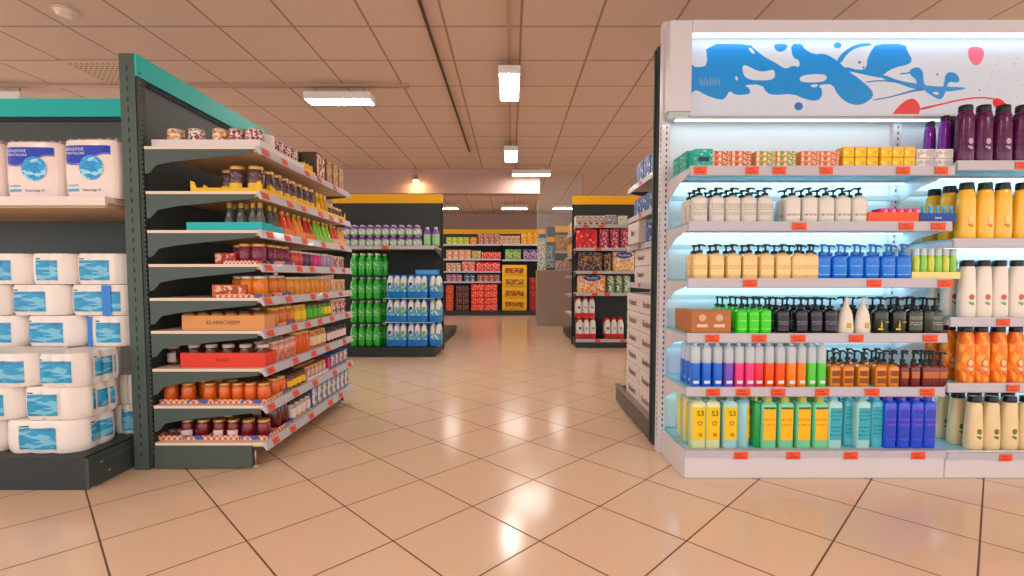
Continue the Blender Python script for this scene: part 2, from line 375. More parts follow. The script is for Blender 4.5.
# --- lit white units, shelves face -Y
backlit = M('pale back panel', 'dfebf0', .45)
led = M('led strip', 'ffffff', .4, emit='bcebff', strength=8)
deckw = M('frosted shelf deck', '8fc3cf', .4)  # deck tinted with the cyan shade seen under the lit shelves
def lit_unit(loc, width, zs, canopy, left_side):
    u = empty('lit_gondola', loc)
    W = width
    b = MB(); b.box(.0, W - .001, 0, .03, .16, 2.6, backlit); b.build('back_panel', u)
    # posts with slots
    for x in ((0,) if left_side else ()) + (W - .022,):
        p = MB(); p.box(x - .03, x + .02, -.03, .03, 0, 2.7 if (x == 0) else 2.1, white_metal)
        for k in range(56):
            z = .1 + k * .0355
            p.box(x - .006, x + .002, -.0308, -.03, z, z + .016, grey_dark); 
            if x == 0: p.box(x - .0308, x - .03, -.006, .002, z, z + .016, grey_dark)
        p.build('post', u)
    # plinth
    pl = MB().box(.0, W - .004, -.43, -.41, .001, .157, white_metal, .004)
    pl.build('kick_panel', u)
    if left_side:
        b = MB(); b.prism([(-.03, .002), (-.03, .157), (-.409, .157), (-.409, .002)], -.008, .006, white_metal, 'x')
        b.build('side_panel', u)
    for n_, z in enumerate(zs):
        last = n_ == len(zs) - 1
        s = MB().box(.012, W - .008, -.40, -.002, z - .014, z, deckw).build('shelf', u)
        b = MB(); hgt = .05
        b.prism([(-.401, z + .004), (-.412, z + .004), (-.416, z - hgt + .006), (-.412, z - hgt), (-.401, z - hgt)], .008, W - .006, M('white label rail', 'bdb9c2', .4, coat=.1), 'x')
        if not last: b.build('price_rail', s)
        else:
            b = MB(); b.box(.004, W - .006, -.434, -.401, z, z + .004, M('white label rail', 'cfc9cc', .25, coat=.4)); b.box(.004, W - .006, -.437, -.4305, z - .035, z + .004, M('white label rail', 'bdb9c2', .4, coat=.1)); b.build('price_rail', s)
        if not last:
            for x in (.004, W - .016):
                MB().prism([(-.03, z - .012), (-.40, z - .012), (-.40, z - .04), (-.2, z - .075), (-.03, z - .15)], x, x + .006, white_metal, 'x').build('bracket', s)
            b = MB(); b.box(.03, W - .03, -.115, -.075, z - .034, z - .0145, white_metal); b.box(.035, W - .035, -.0745, -.064, z - .032, z - .018, led)
            b.box(.035, W - .035, -.11, -.08, z - .0385, z - .0345, led)
            MB().box(.02, W - .02, -.398, -.12, z - .022, z - .0145, M('underside cyan shade', '5fa9ba', .45)).build('underside', s)  # cyan shade below each lit shelf is put into this colour
            b.build('led_strip', s)
            MB().box(.03, W - .03, -.06, -.04, z - .13, z - .1, M('back rail', 'c3d6da', .4)).build('back_rail', s)
    return u
def lit_canopy(loc, W):
        u = empty('lit_canopy', loc); left_side = True
        c = MB(); fr = M('canopy frame', 'd2d0d4', .4)
        if left_side: c.box(-.02, .115, -.12, -.0315, 2.13, 2.665, fr, .003)
        x0 = .116 if left_side else 0
        c.box(x0, W, -.12, -.0315, 2.59, 2.665, fr); c.box(x0, W, -.12, -.052, 2.1, 2.112, fr)
        c.build('canopy_frame', u)
        if left_side: MB().prism([(-.11, 2.129), (-.034, 2.129), (-.044, 2.095), (-.09, 2.095)], -.015, .11, M('canopy foot glass', 'b8cfc9', .1), 'x').build('canopy_foot', u)
        MB().box(x0, W, -.05, -.0315, 2.113, 2.589, M('canopy print ground', 'd2dce8', .35)).build('printed_panel', u)
        MB().box(x0 + .004, W - .004, -.116, -.104, 2.568, 2.589, M('canopy led', 'ffffff', .4, emit='c4e8ff', strength=4)).build('canopy_led', u)
        b = MB(); b.box(.03, W - .03, -.10, -.06, 2.088, 2.0995, white_metal); b.box(.035, W - .035, -.095, -.065, 2.084, 2.0879, M('canopy led', 'ffffff')); b.build('led_strip', u)  # lower strip is an added light, brightening the back panel below the canopy
        return u
CX0, CY0 = .972, 3.1
WC = 1.463
ZC = [1.735, 1.432, 1.119, .813, .51, .158]
ZD = [1.763, 1.339, .903, .533, .146]
U1 = lit_unit((CX0, CY0, 0), WC, ZC, True, True)
tag(U1, 'white lit gondola bay with blue splash canopy and six shelves of bottles', 'store shelf')
U2 = lit_unit((CX0 + WC, CY0, 0), 1.463, ZD, True, False)
tag(U2, 'white lit gondola bay at the frame edge with five shelves of tall bottles', 'store shelf')
CN = lit_canopy((CX0, CY0, 0), 2.93)
tag(CN, 'lit white canopy with blue and red paint splash print over the lit bays', 'canopy')
ZT = {0: (700, 752, 779, 826, 903, 941), 1: (799, 906, 938), 2: (750, 874, 945), 3: (712, 759, 798, 856, 930), 4: (713, 743, 778, 822, 872, 927), 5: (739, 791, 848, 915)}
shs = [o for o in U1.children if o.name.startswith('shelf')]
for i, pxs in ZT.items():
    z = ZC[i]
    for px in pxs: price_tag(shs[i], (X(px, 2.684, z - .02) - CX0, -.419 if i < 5 else -.438, z - .024), 0, .078 if i else .07, .042)
shs2 = [o for o in U2.children if o.name.startswith('shelf')]
for i, px in ((0, 1022), (2, 1003), (3, 1013), (4, 1002)): price_tag(shs2[i], (X(px, 2.684, ZD[i]) - CX0 - WC, -.419 if i < 4 else -.438, ZD[i] - .024), 0, .07, .04)
# splash print on the canopy panel, drawn as thin ink shapes on the panel (units: 1 = 6.2 mm)
blue = M('splash blue ink', '1590dd', .3); blue2 = M('splash deep blue ink', '2f78c4', .3); red = M('splash red ink', 'e01a24', .3); pink = M('splash pink ink', 'f26f8a', .35); paper = M('canopy print ground', 'd2dce8', .35)
def inkpt(p, off=0.0): return (X(p[0], 3.045, zpx(p[1])) - CX0, zpx(p[1]))
def zpx(y):
    k = (HZ - y) * ct / F; return k * 3.045 * ct / (1 + k * st) + HC
def smooth(pts, it=2):
    for _ in range(it):
        q = []
        for i in range(len(pts)):
            a, b = pts[i], pts[(i + 1) % len(pts)]
            q += [(a[0] * .75 + b[0] * .25, a[1] * .75 + b[1] * .25), (a[0] * .25 + b[0] * .75, a[1] * .25 + b[1] * .75)]
        pts = q
    return pts
nink = [0]
def ink(pts, mat, lay=0, s=2, name_='splash_mark'):
    from mathutils.geometry import tessellate_polygon
    P = [inkpt(p) for p in smooth(pts, s)]
    nink[0] += 1; y = -.0502 - lay * .0005 - nink[0] * .00003
    mb_ = MB()
    tris = tessellate_polygon([[Vector((p[0], p[1], 0)) for p in P]])
    mb_.add([(p[0], y, p[1]) for p in P], [tuple(t) for t in tris], mat)
    mb_.build(name_, CN)
def ribbon(pts, w, mat, lay=0):
    L_, R_ = [], []
    for i, p in enumerate(pts):
        a, b = pts[max(i - 1, 0)], pts[min(i + 1, len(pts) - 1)]
        d = Vector((b[0] - a[0], b[1] - a[1])).normalized(); ww = w[i] if isinstance(w, (list, tuple)) else w
        L_.append((p[0] - d.y * ww, p[1] + d.x * ww)); R_.append((p[0] + d.y * ww, p[1] - d.x * ww))
    ink(L_ + R_[::-1], mat, lay, 1)
def blob(x, y, rx, ry, mat, lay=0, n=12): ink([(x + rx * math.cos(2 * PI * i / n), y + ry * math.sin(2 * PI * i / n)) for i in range(n)], mat, lay, 1)
ink([(706, 43.5), (750, 43.5), (755, 49), (767, 58), (777, 63), (786, 69), (793, 65), (800, 67), (800, 60), (793, 57), (791, 43.5), (803, 43.5), (804, 48), (814, 54), (824, 53), (831, 56), (839, 61), (848, 70), (862, 80), (873, 90), (874, 97), (864, 104), (855, 105), (845, 101), (838, 94), (833, 84), (824, 84), (819, 85.5), (823, 89), (822, 98), (815, 101), (805, 98.6), (793, 93.4), (774, 95), (767, 92.5), (762, 84), (744, 84.7), (750, 88), (751, 94), (735.5, 95), (730, 90), (726, 97.7), (721, 100), (706, 95), (696, 89), (691, 94), (688, 95), (688, 57), (690, 58), (693, 66), (699, 67), (708, 65)], blue, 0, 1)
ink([(877, 43.5), (906, 43.5), (908, 51), (913, 59), (910, 64), (896, 67), (885, 73), (883, 78), (868, 75), (855, 72), (843, 70), (845, 66), (860, 70), (867, 68), (868, 58), (872, 50)], blue, 0, 1)
ribbon([(839, 62), (846, 52), (858, 45), (872, 44)], [3, 1.8, 1.8, 1.2], blue, 1)
ink([(742, 66), (746, 64.5), (759, 71.5), (767, 71), (773, 69), (775.5, 72), (775, 78), (768, 80.5), (745, 79.5)], paper, 3)
ink([(799, 78), (805, 74.5), (824, 73.5), (828, 77), (824, 82), (802, 82.5)], paper, 3)
ink([(810, 84.5), (819, 84), (817, 87), (812, 87)], paper, 3); ink([(748, 48), (751, 47), (756, 53), (753, 54)], paper, 3)
ink([(735, 77), (737, 75.5), (738.5, 79), (736.5, 81)], paper, 3)
ink([(774, 43.5), (789, 43.5), (786, 50), (779, 52), (775, 48)], blue, 1)
blob(799, 106, 4.4, 4.2, blue2, 1); blob(838, 45, 4, 3, blue, 1)
for x, y, r in ((860, 62, 1.5), (864, 67, 1.2), (938, 74, 1.2), (980, 90, .9)): blob(x, y, r, r, blue2, 1)
ribbon([(882, 76), (900, 82), (915, 86), (930, 88), (948, 89), (966, 88)], [2.4, 1.3, 3, 2.2, 2.6, .8], blue, 1)
ribbon([(900, 73.5), (908, 73), (914, 71)], [.8, .6, 1.2], blue, 1)
ink([(910, 70), (915, 67), (921, 67.5), (924, 73), (924, 82), (927, 86), (924, 89), (918, 85), (916, 78), (911, 75)], blue, 1)
ink([(946, 74), (950, 71.5), (957, 73), (961, 80), (957, 83), (951, 81), (948, 84), (945, 95), (941, 100), (933, 96), (924, 90), (928, 88), (943, 89), (945, 82)], blue, 1)
ink([(932, 92), (938, 91.5), (940, 94), (936, 95)], paper, 3)
ribbon([(866, 82), (880, 80), (900, 82)], .6, blue2, 1); ribbon([(873, 100), (890, 97), (915, 90), (925, 89)], [.6, .6, 1, 1.4], blue2, 1)
ink([(893, 116.5), (894, 112), (901, 104), (908, 99), (915, 98), (920, 104), (921, 110), (918, 116), (908, 117)], red, 1)
ribbon([(920, 109), (938, 105), (958, 100), (980, 97), (995, 98.5)], [1.4, .8, .8, .7, .8], red, 1)
ink([(993, 100), (996, 97.5), (1002, 99), (1006, 103), (1012, 107), (1000, 109), (994, 106)], red, 1); blob(931, 116, 2.6, .9, red, 1)
ink([(968, 50), (972, 46), (983, 47), (985.5, 56), (978, 67), (970, 60)], pink, 1)
for k in range(34): blob(985 + R.random() * 90, 52 + R.random() * 50, .3 + R.random() * .5, .4 + R.random() * .6, pink, 1, 6)
for k in range(14):
    x = 700 + k * 1.5; ribbon([(x, 76 + R.random() * 4), (x + .4, 84 + R.random() * 3)], .22, M('pale ink streak', '9fc6e2', .4), 4)
# --- D: gondola behind the lit one, faces -X
D = empty('box_gondola', (1.45, 3.22, 0)); tag(D, 'dark gondola behind the lit bays, its boxes facing the aisle', 'store shelf')
b = MB(); b.box(-.50, -.43, 0, .03, 0, 2.62, grey_metal); b.box(-.515, -.501, .004, .026, .02, 2.6, charcoal); b.build('end_upright', D)
MB().box(-.429, .1, .002, .02, 0, 2.6, charcoal).build('end_panel', D)
MB().box(.1, .13, 0, 1.15, 0, 2.6, panel_grey).build('back_panel', D)
b = MB(); b.box(-.50, -.48, .032, 1.13, .02, .15, M('kick panel grey', '55504c', .4)); b.box(-.48, .1, 1.11, 1.13, .02, .15, charcoal); b.box(-.505, -.47, .032, 1.14, .15, .17, steel); b.build('kick_panel', D)
MB().box(-.48, .1, .03, 1.11, .13, .149, charcoal).build('base_deck', D)
for y in (.12, 1.1): MB().loft([(.02, .02, 0), (.02, .02, .01), (.008, .008, .012), (.008, .008, .03)], steel, 12, c=(-.46, y)).build('foot', D)
DZ = [1.9, 1.64, 1.395, 1.08]
for z in DZ:
    s = MB().box(-.40, .1, .022, 1.13, z - .018, z, cream_edge).build('shelf', D)
    MB().prism([(-.401, z + .004), (-.41, z + .004), (-.414, z - .04), (-.401, z - .04)], .025, 1.13, rail_grey).build('price_rail', s)
    MB().prism([(-.39, z - .019), (.1, z - .019), (.1, z - .13), (-.39, z - .035)], 1.115, 1.125, grey_metal).build('bracket', s)
    for y in (.3, .7): t = price_tag(s, (-.4145, y, z - .018), -PI / 2, .06, .03)
# --- F and E: end gondolas with amber headers, G: back wall gondolas
def end_gondola(loc, width, depth, zs, label, top=2.41, hdr=.14, side_len=0, side=1, tags=()):
    u = empty('end_gondola', loc); tag(u, label, 'store shelf'); W = width
    MB().box(0, W, -.03, 0, .1, top - hdr, charcoal).build('back_panel', u)
    MB().box(-.01, W + .01, -.045, 0.0, top - hdr + .002, top, yellow_h).build('header', u)
    for x in (-.01, W - .02): MB().box(x, x + .03, -.032, .02, 0, top - hdr, grey_dark).build('post', u)
    MB().box(0, W, -depth, -depth + .02, .002, .13, charcoal, .003).build('kick_panel', u)
    MB().box(0, W, -depth + .021, -.033, .02, .14, charcoal).build('base_deck', u)
    for i, z in enumerate(zs):
        s = MB().box(.01, W - .01, -depth + .03, -.033, z - .016, z, cream_edge).build('shelf', u)
        MB().box(.005, W - .005, -depth + .012, -depth + .029, z - .045, z + .004, rail_grey).build('price_rail', s)
        for x in (.012, W - .02): MB().prism([(-.033, z - .017), (-depth + .03, z - .017), (-depth + .03, z - .035), (-.033, z - .13)], x, x + .006, grey_metal, 'x').build('bracket', s)
        for tx in (tags[i] if i < len(tags) else ()): price_tag(s, (tx, -depth + .0115, z - .02), 0, .09, .045)
    if len(tags) > 3:
        q = MB().box(0, W, -depth - .012, -depth - .0005, .095, .145, rail_grey).build('price_rail', u)
        for tx in (.35, .75): price_tag(q, (tx, -depth - .0125, .12), 0, .09, .04)
    if side_len:   # the run of shelving behind it
        x = W if side > 0 else 0
    return u
FG = end_gondola((-2.76, 7.62, 0), 1.69, .82, [1.565], 'dark gondola with amber header holding green bottles, left of the aisle end', tags=((1.0,),))
EG = end_gondola((1.03, 8.15, 0), 1.28, .47, [1.95, 1.59, 1.225, .876], 'dark gondola with amber header holding snacks, right of the aisle end', top=2.47, tags=((.15, .4), (.35,), (.3,), (.3, .5)))
def side_run(name, loc, sx, length, zs, label, top):
    "a gondola run seen edge on; shelves face +X when sx = 1"
    u = empty(name, loc); tag(u, label, 'store shelf')
    MB().box(min(0, -sx * .03), max(0, -sx * .03), 0, length, 0, top, charcoal).build('back_panel', u)
    a, b_ = sorted((0.001 * sx, sx * .34)); MB().box(a, b_, 0, length, .02, .14, charcoal).build('base_deck', u)
    for z in zs:
        a, b_ = sorted((0.001 * sx, sx * .30)); s = MB().box(a, b_, 0.01, length - .01, z - .016, z, cream_edge).build('shelf', u)
        a, b_ = sorted((sx * .301, sx * .315)); MB().box(a, b_, 0.01, length - .01, z - .04, z + .004, rail_grey).build('price_rail', s)
    return u
side_run('side_gondola', (-1.46, 7.66, 0), 1, 2.3, [], 'low dark base run behind the green bottle stack, facing the aisle', 2.26)
side_run('side_gondola', (1.40, 8.22, 0), -1, 1.6, [1.9, 1.5, 1.15, .8, .45], 'dark gondola run behind the snack gondola, its rails edge on', 2.3)
G1 = end_gondola((-3.4, 14.9, 0), 3.11, .7, [2.09, 1.66, 1.30, 1.0], 'back wall gondola with four shelves beside the stacked red cases', top=2.58, hdr=.14)
G2 = end_gondola((-.262, 14.9, 0), 2.69, .7, [2.09, 1.64], 'back wall gondola around the tall yellow display', top=2.58, hdr=.14)
HG = end_gondola((1.12, 12.9, 0), 1.2, .5, [1.78, 1.35], 'small gondola with amber header behind the taupe counter', top=2.47, hdr=.16)
tw = empty('slim_display', (.985, 12.1, 0)); MB().box(-.11, .11, 0, .3, 0, 2.38, charcoal).build('body', tw)
b = MB(); b.box(-.1, .1, -.01, -.001, 2.0, 2.12, yellow_h); b.box(-.09, .09, -.01, -.001, 1.35, 1.9, printed('slim display print', '24485a', '3b95b8', 'd8d0c2', 12)); b.build('printed_panel', tw)
tag(tw, 'slim dark display tower behind the counter, beside the small amber header', 'display')
aq = empty('aqua_display', (.765, 12.1, 0)); MB().box(-.1, .1, 0, .25, 0, 2.1, M('aqua display', '9fd5cf', .4)).build('body', aq)
MB().box(-.09, .09, -.008, -.001, 1.3, 2.05, printed('aqua display print', 'b8e6df', 'e0564e', 'f6f1e6', 10)).build('printed_panel', aq)
tag(aq, 'narrow aqua display with coloured print behind the left end of the counter', 'display')
# ------------------------------------------------------------------ products (origin at base centre, front towards -Y)
def gel(name, col, rough=.18): return M(name, col, rough, coat=.4)
def pump_bottle(name, w, d, hb, ht, n, body, label, pump=dark_pump, turn=0):
    "w, d half sizes; hb shoulder height; ht total height; turn = nozzle direction"
    r = empty(name)
    MB().loft([(w * .9, d * .9, 0), (w, d, .004), (w, d, hb * .84), (w * .96, d * .96, hb * .91), (w * .7, d * .75, hb * .97), (w * .34, d * .45, hb), (w * .32, w * .32, hb + .006, 2)], body, 24, n).build('body', r)
    if label: MB().patch(w, d, hb * .14, hb * .74, -52, 52, label, n).build('printed_label', r)
    p = MB(); c = min(.0185, w * .5); top = ht
    p.loft([(c, c, hb + .004), (c, c, hb + .016), (c * .8, c * .8, hb + .02), (.005, .005, hb + .021), (.005, .005, top - .012), (c * .7, c * .7, top - .011), (c * .7, c * .7, top - .002), (c * .5, c * .5, top)], pump, 14)
    dx, dy = math.cos(turn), math.sin(turn)
    p.tube([(0, 0, top - .006), (dx * .022, dy * .022, top - .005), (dx * .034, dy * .034, top - .012)], .0055, pump)
    p.build('pump', r); return r
def wavy_bottle(name, w, d, hb, ht, body, label, cap=black, waist=.86, n=2.4, pat=None):
    r = empty(name)
    MB().loft([(w * .92, d * .92, 0), (w, d, .006), (w, d, hb * .22), (w * .95, d * .95, hb * .5), (w * waist, d * waist, hb * .78), (w * .8, d * .85, hb * .93), (w * .62, d * .7, hb)], body, 24, n).build('body', r)
    if label: MB().patch(w * .98, d * .98, hb * .2, hb * .52, -40, 40, label, n, hx2=w * .95, hy2=d * .95, rows=2).build('printed_label', r)
    if pat: 
        b = MB(); q = lambda cx_, cz, rx, rz_, m_: b.prism([(cx_ + rx * math.cos(2 * PI * i / 14), cz + rz_ * math.sin(2 * PI * i / 14)) for i in range(14)], -d - .0016, -d + .003, m_)
        q(.002, hb * .4, .0125, .016, pat[0]); q(.006, hb * .27, .008, .009, pat[1]); q(-.007, hb * .29, .005, .006, pat[1]); b.build('emblem', r)
    MB().loft([(w * .66, d * .74, hb + .001), (w * .68, d * .76, hb + .004), (w * .66, d * .74, ht - .004), (w * .58, d * .66, ht)], cap, 20, n).build('cap', r); return r
def shoulder_bottle(name, w, d, hb, ht, body, cap, label, band=None, n=4.5):
    r = empty(name)
    MB().loft([(w * .94, d * .94, 0), (w, d, .004), (w, d, hb * .93), (w * .9, d * .9, hb * .98), (w * .5, d * .6, hb), (w * .48, d * .58, hb + .004)], body, 24, n).build('body', r)
    if label:
        MB().patch(w, d, hb * .18, hb * .86, -34, 34, label, n, seg=8).build('printed_label', r)
        if band: MB().patch(w, d, hb * .865, hb * .90, -34, 34, band, n, seg=8).build('label_header', r)
    MB().loft([(w * .55, d * .62, hb + .001), (w * .55, d * .62, ht - .003), (w * .5, d * .56, ht)], cap, 16, 2.5).build('cap', r); return r
clear_top = M('clear frosted plastic', 'dfe8ee', .15, alpha=.62)
def tube_bottle(name, w, col):
    r = empty(name)
    MB().loft([(w * .9, w * .9, 0), (w, w, .004), (w, w, .135)], gel(name + ' gel ' + col, col), 20, 3).build('liquid', r)
    MB().loft([(w, w, .1355), (w, w, .205), (w * .9, w * .9, .225), (w * .55, w * .55, .232)], clear_top, 20, 3, cap=(0, 1)).build('bottle_top', r)
    MB().patch(w, w, .02, .036, -28, 28, M('tube print', 'd9e6f2', .4), 3).build('printed_label', r)
    MB().loft([(w * .5, w * .5, .2325), (w * .5, w * .5, .245)], M('frosted cap', 'c4d3dc', .2), 16).build('cap', r)
    return r
def jar(name, w, hb, ht, content, lid, label, n=2.0, lh=(.2, .75)):
    r = empty(name)
    MB().loft([(w * .85, w * .85, 0), (w, w, .006), (w, w, hb * .82), (w * .86, w * .86, hb * .96), (w * .82, w * .82, hb)], content, 18, n).build('body', r)
    MB().loft([(w * .88, w * .88, hb + .0005), (w * .9, w * .9, hb + .003), (w * .9, w * .9, ht - .003), (w * .84, w * .84, ht)], lid, 18).build('lid', r)
    if label: MB().patch(w, w, hb * lh[0], hb * lh[1], -62, 62, label, n, .0008, 8).build('printed_label', r)
    return r
def can(name, w, hh, label):
    r = empty(name)
    b = MB(); b.loft([(w * .96, w * .96, 0), (w, w, .003), (w * .97, w * .97, .007), (w * .97, w * .97, hh - .007), (w, w, hh - .003), (w * .95, w * .95, hh)], steel, 20, cap=(1, 0)); b.loft([(w * .93, w * .93, hh - .004), (0.001, .001, hh - .004)], steel, 20, cap=(0, 0)); b.build('body', r)
    MB().loft([(w * .98, w * .98, .008), (w * .98, w * .98, hh - .008)], label, 20, cap=(0, 0)).build('printed_label', r); return r
def slim_bottle(name, w, hb, ht, content, cap, label=None):
    r = empty(name)
    MB().loft([(w * .9, w * .9, 0), (w, w, .005), (w, w, hb * .45), (w * .62, w * .62, hb * .8), (w * .42, w * .42, hb)], content, 16).build('body', r)
    MB().loft([(w * .56, w * .56, hb + .0005), (w * .56, w * .56, ht)], cap, 14).build('cap', r)
    if label: MB().patch(w, w, hb * .1, hb * .42, -60, 60, label, 2, .0008, 8).build('printed_label', r)
    return r
def carton(name, w, d, hh, side, front, words=None, ink_=None, ws=.03, open_top=False):
    "a box w wide, d deep with its printed front as a panel"
    r = empty(name)
    MB().box(-w / 2, w / 2, -d / 2, d / 2, 0, hh, side, min(w, d, hh) * .04).build('body', r)
    if front: MB().box(-w * .46, w * .46, -d / 2 - .001, -d / 2 - .0001, hh * .08, hh * .92, front).build('printed_panel', r)
    if words: text(words, ws, ink_, 'lettering', r, (0, -d / 2 - .0022, hh * .5))
    return r
def tray(name, w, d, hh, mat, words=None, ink_=None, ws=.02, peaks=False, t=.003, back=True):
    r = empty(name)
    b = MB(); b.box(-w / 2, w / 2, -d / 2, d / 2, 0, t, mat)
    b.box(-w / 2, w / 2, -d / 2, -d / 2 + t, t, hh, mat); b.box(-w / 2, -w / 2 + t, -d / 2 + t, d / 2 - t, t, hh, mat)
    b.box(w / 2 - t, w / 2, -d / 2 + t, d / 2 - t, t, hh, mat); b.box(-w / 2, w / 2, d / 2 - t, d / 2, t, hh, mat)
    if peaks:
        for sx in (-1, 1):
            for y in (-d / 2, d / 2 - t):
                b.prism([(sx * w / 2, hh), (sx * (w / 2 - .035), hh), (sx * (w / 2 - .022), hh + peaks * .8), (sx * w / 2, hh + peaks)], y, y + t, mat)
    b.build('tray_body', r)
    if words: text(words, ws, ink_, 'lettering', r, (0, -d / 2 - .0012, hh * .5))
    return r
def soft_pack(name, w, d, hh, mat, lab=None, bulge=.012, cols=3, lab_box=(-.36, .3, .22, .78), extra=None, film=None, lumps=2, side_lab=None):
    "plastic wrapped pack, its skin bulging over the items inside"
    r = empty(name); nx, ny, nz = max(cols * 8, 12), 14, max(lumps * 8, 10)
    sc = max(1, round(d / w * cols)); NE = 8.0; K = 2 ** (-1 / NE)
    HX, HY = w / 2 - bulge, d / 2 - bulge
    def off(u, v, c): return bulge * (abs(math.sin(PI * c * u)) ** .55) * (.75 + .25 * abs(math.sin(PI * lumps * v)) ** .5) * min(1, 9 * min(u, 1 - u))
    def ins(v): return 1 - .045 * abs(2 * v - 1) ** 8 - .006 * math.sin(9 * v + 3 * w)
    b = MB()
    def face(fn, n1, n2, mat, u0=0, u1=1, v0=0, v1=1, e=0.0):
        vs = [fn(u0 + (u1 - u0) * i / n1, v0 + (v1 - v0) * j / n2, e) for j in range(n2 + 1) for i in range(n1 + 1)]
        b.add(vs, [(j * (n1 + 1) + i, j * (n1 + 1) + i + 1, (j + 1) * (n1 + 1) + i + 1, (j + 1) * (n1 + 1) + i) for j in range(n2) for i in range(n1)], mat, True)
    def side_(u, hx, hy, c, v, e):
        t = (2 * u - 1) * K; return t * hx * ins(v), -(hy * (1 - abs(t) ** NE) ** (1 / NE) + off(u, v, c)) * ins(v) - e
    def fr(u, v, e): x, y = side_(u, HX, HY, cols, v, e); return (x, y, v * hh)
    def bk(u, v, e): x, y = side_(u, HX, HY, cols, v, e); return (-x, -y, v * hh)
    def rt(u, v, e): x, y = side_(u, HY, HX, sc, v, e); return (-y, x, v * hh)
    def lf(u, v, e): x, y = side_(u, HY, HX, sc, v, e); return (y, -x, v * hh)
    for fn, k_ in ((fr, nx), (bk, nx), (rt, ny), (lf, ny)): face(fn, k_, nz, mat)
    for v in (0, 1):
        ring = [fn(i / k_, v, 0) for fn, k_ in ((fr, nx), (rt, ny), (bk, nx), (lf, ny)) for i in range(k_)]
        b.add(ring, [list(range(len(ring))) if v else list(range(len(ring) - 1, -1, -1))], mat)
    b.build('body', r, fix=False)
    if lab:
        b = MB(); x0, x1, z0, z1 = lab_box; face(fr, nx, nz, lab, .5 + x0, .5 + x1, z0, z1, .0015); b.build('printed_label', r, fix=False)
        b = MB(); face(fr, 4, 2, M('label ink', '223038', .5), .5 + x0, .5 + x0 + .12, z1 + .03, z1 + .065, .0018); b.build('maker_mark', r, fix=False)
    if side_lab:
        b = MB(); face(rt, nx, nz, side_lab, .2, .8, .22, .78, .0015); b.build('side_label', r, fix=False)
        b = MB(); face(rt, 4, 2, M('label ink', '223038', .5), .2, .32, .81, .845, .0018); b.build('maker_mark', r, fix=False)
    r['w'] = w
    return r
# ------------------------------------------------------------------ lit unit, bay one
FY = 2.684
def cshelf(kind, i, centers, z, depth0, label, cat, group, rows=1, pitch=.07, jit=.12, lab_back=None, zoff=.001, gb=None):
    for r_ in range(rows):
        for px in centers:
            Y = FY + depth0 + r_ * pitch
            xx = min(X(px, FY + depth0, z + .08), 2.428 - (kind[2] if len(kind) > 2 else .05))
            k = kind if not callable(kind) else kind()
            if r_ == 0: place(k, (xx, Y, z + zoff), label, cat, group, 0, 1, jit)
            else: place(k, (xx, Y, z + zoff), lab_back or label, cat, gb or group, 0, 1, jit)
z1, z2, z3, z4, z5, z6 = ZC
# shelf 1
tl = printed('teal soap carton print', '16b39c', '0f9a88', 'a9e3d6', 50, t2=.88)
tb = M('teal card', '12ac98', .5)
for k, (x, y, a, lb) in enumerate(((1.03, 2.845, PI / 2, 'teal carton facing the post, nearer the edge of the top lit shelf'), (1.03, 2.96, PI / 2, 'teal carton facing the post, deeper on the top lit shelf'))):
    o = place((carton, 'soap_carton', .11, .07, .11, tb, tl), (x - .0, y, z1 + .001), lb, 'carton', None, -a)
o = carton('soap_carton', .105, .13, .10, tb, tl); o.location = (X(703, FY + .03, z1) , FY + .09, z1 + .001)
MB().box(-.03, .03, -.0675, -.066, .03, .055, M('navy window', '16304a', .4)).build('window', o)
tag(o, 'teal carton with a navy window beside the first stack of orange soap', 'carton')
soap_or = M('orange soap wrapper', 'e89a52', .45)
stk = [((711, 752), 'a', printed('soap print red', 'f0d7bb', 'c04a44', 'd98a4e', 40, t2=.88), 'first orange soap stack, beside the teal carton'), ((756, 797), 'b', printed('soap print green', 'f3dfb9', '66a15a', 'e2a15e', 40, t2=.88), 'green-marked soap stack, second from the teal carton'), ((801, 840), 'c', printed('soap print pink', 'f0cdb6', 'd4584e', 'e7a06a', 40, t2=.88), 'soap stack beside the yellow packs')]
for (a, bb), key, pm, lb in stk:
    for ci in range(2):
        cxp = a + (bb - a) * (.25 + .5 * ci)
        for r_ in range(3):
            wd = (bb - a) / 2 * .00553 - .004
            place((carton, 'soap_bar', round(wd, 3), .06, .0295, soap_or, pm), (X(cxp, FY + .03, z1), FY + .065, z1 + .001 + r_ * .0305), 'wrapped soap bar in the ' + lb, 'soap', 'soap bars: ' + lb, 0)
yp = M('yellow soap wrapper', 'f2bd12', .4); ypp = printed('yellow soap print', 'f7c51c', 'e0a400', 'f8e48c', 26, t1=.6, t2=.85)
for (a, bb), lb in (((843, 879), 'yellow soap pack block beside the orange soap stacks'), ((881, 916), 'yellow soap pack block beside the white packs')):
    for ci in range(3):
        for r_ in range(2):
            cxp = a + (bb - a) * (ci + .5) / 3
            place((carton, 'soap_pack', .0605, .07, .056, yp, ypp), (X(cxp, FY + .03, z1), FY + .07, z1 + .001 + r_ * .0575), 'pack in the ' + lb, 'soap', lb, 0)
wp = M('white soap wrapper', 'dfd8d3', .45); wpp = printed('white soap print', 'e9e3dd', 'c8beb8', 'b9aeb0', 22)
for k, (px, dz, w_) in enumerate(((926.5, 0, .1), (945.5, 0, .1), (927, .052, .1), (945.5, .052, .1))):
    place((carton, 'soap_pack', .1, .08, .05, wp, wpp), (X(px, FY + .03, z1), FY + .08, z1 + .001 + dz), 'white soap pack at the inner end of the top lit shelf', 'soap', 'white soap packs', 0)
MB_ = None
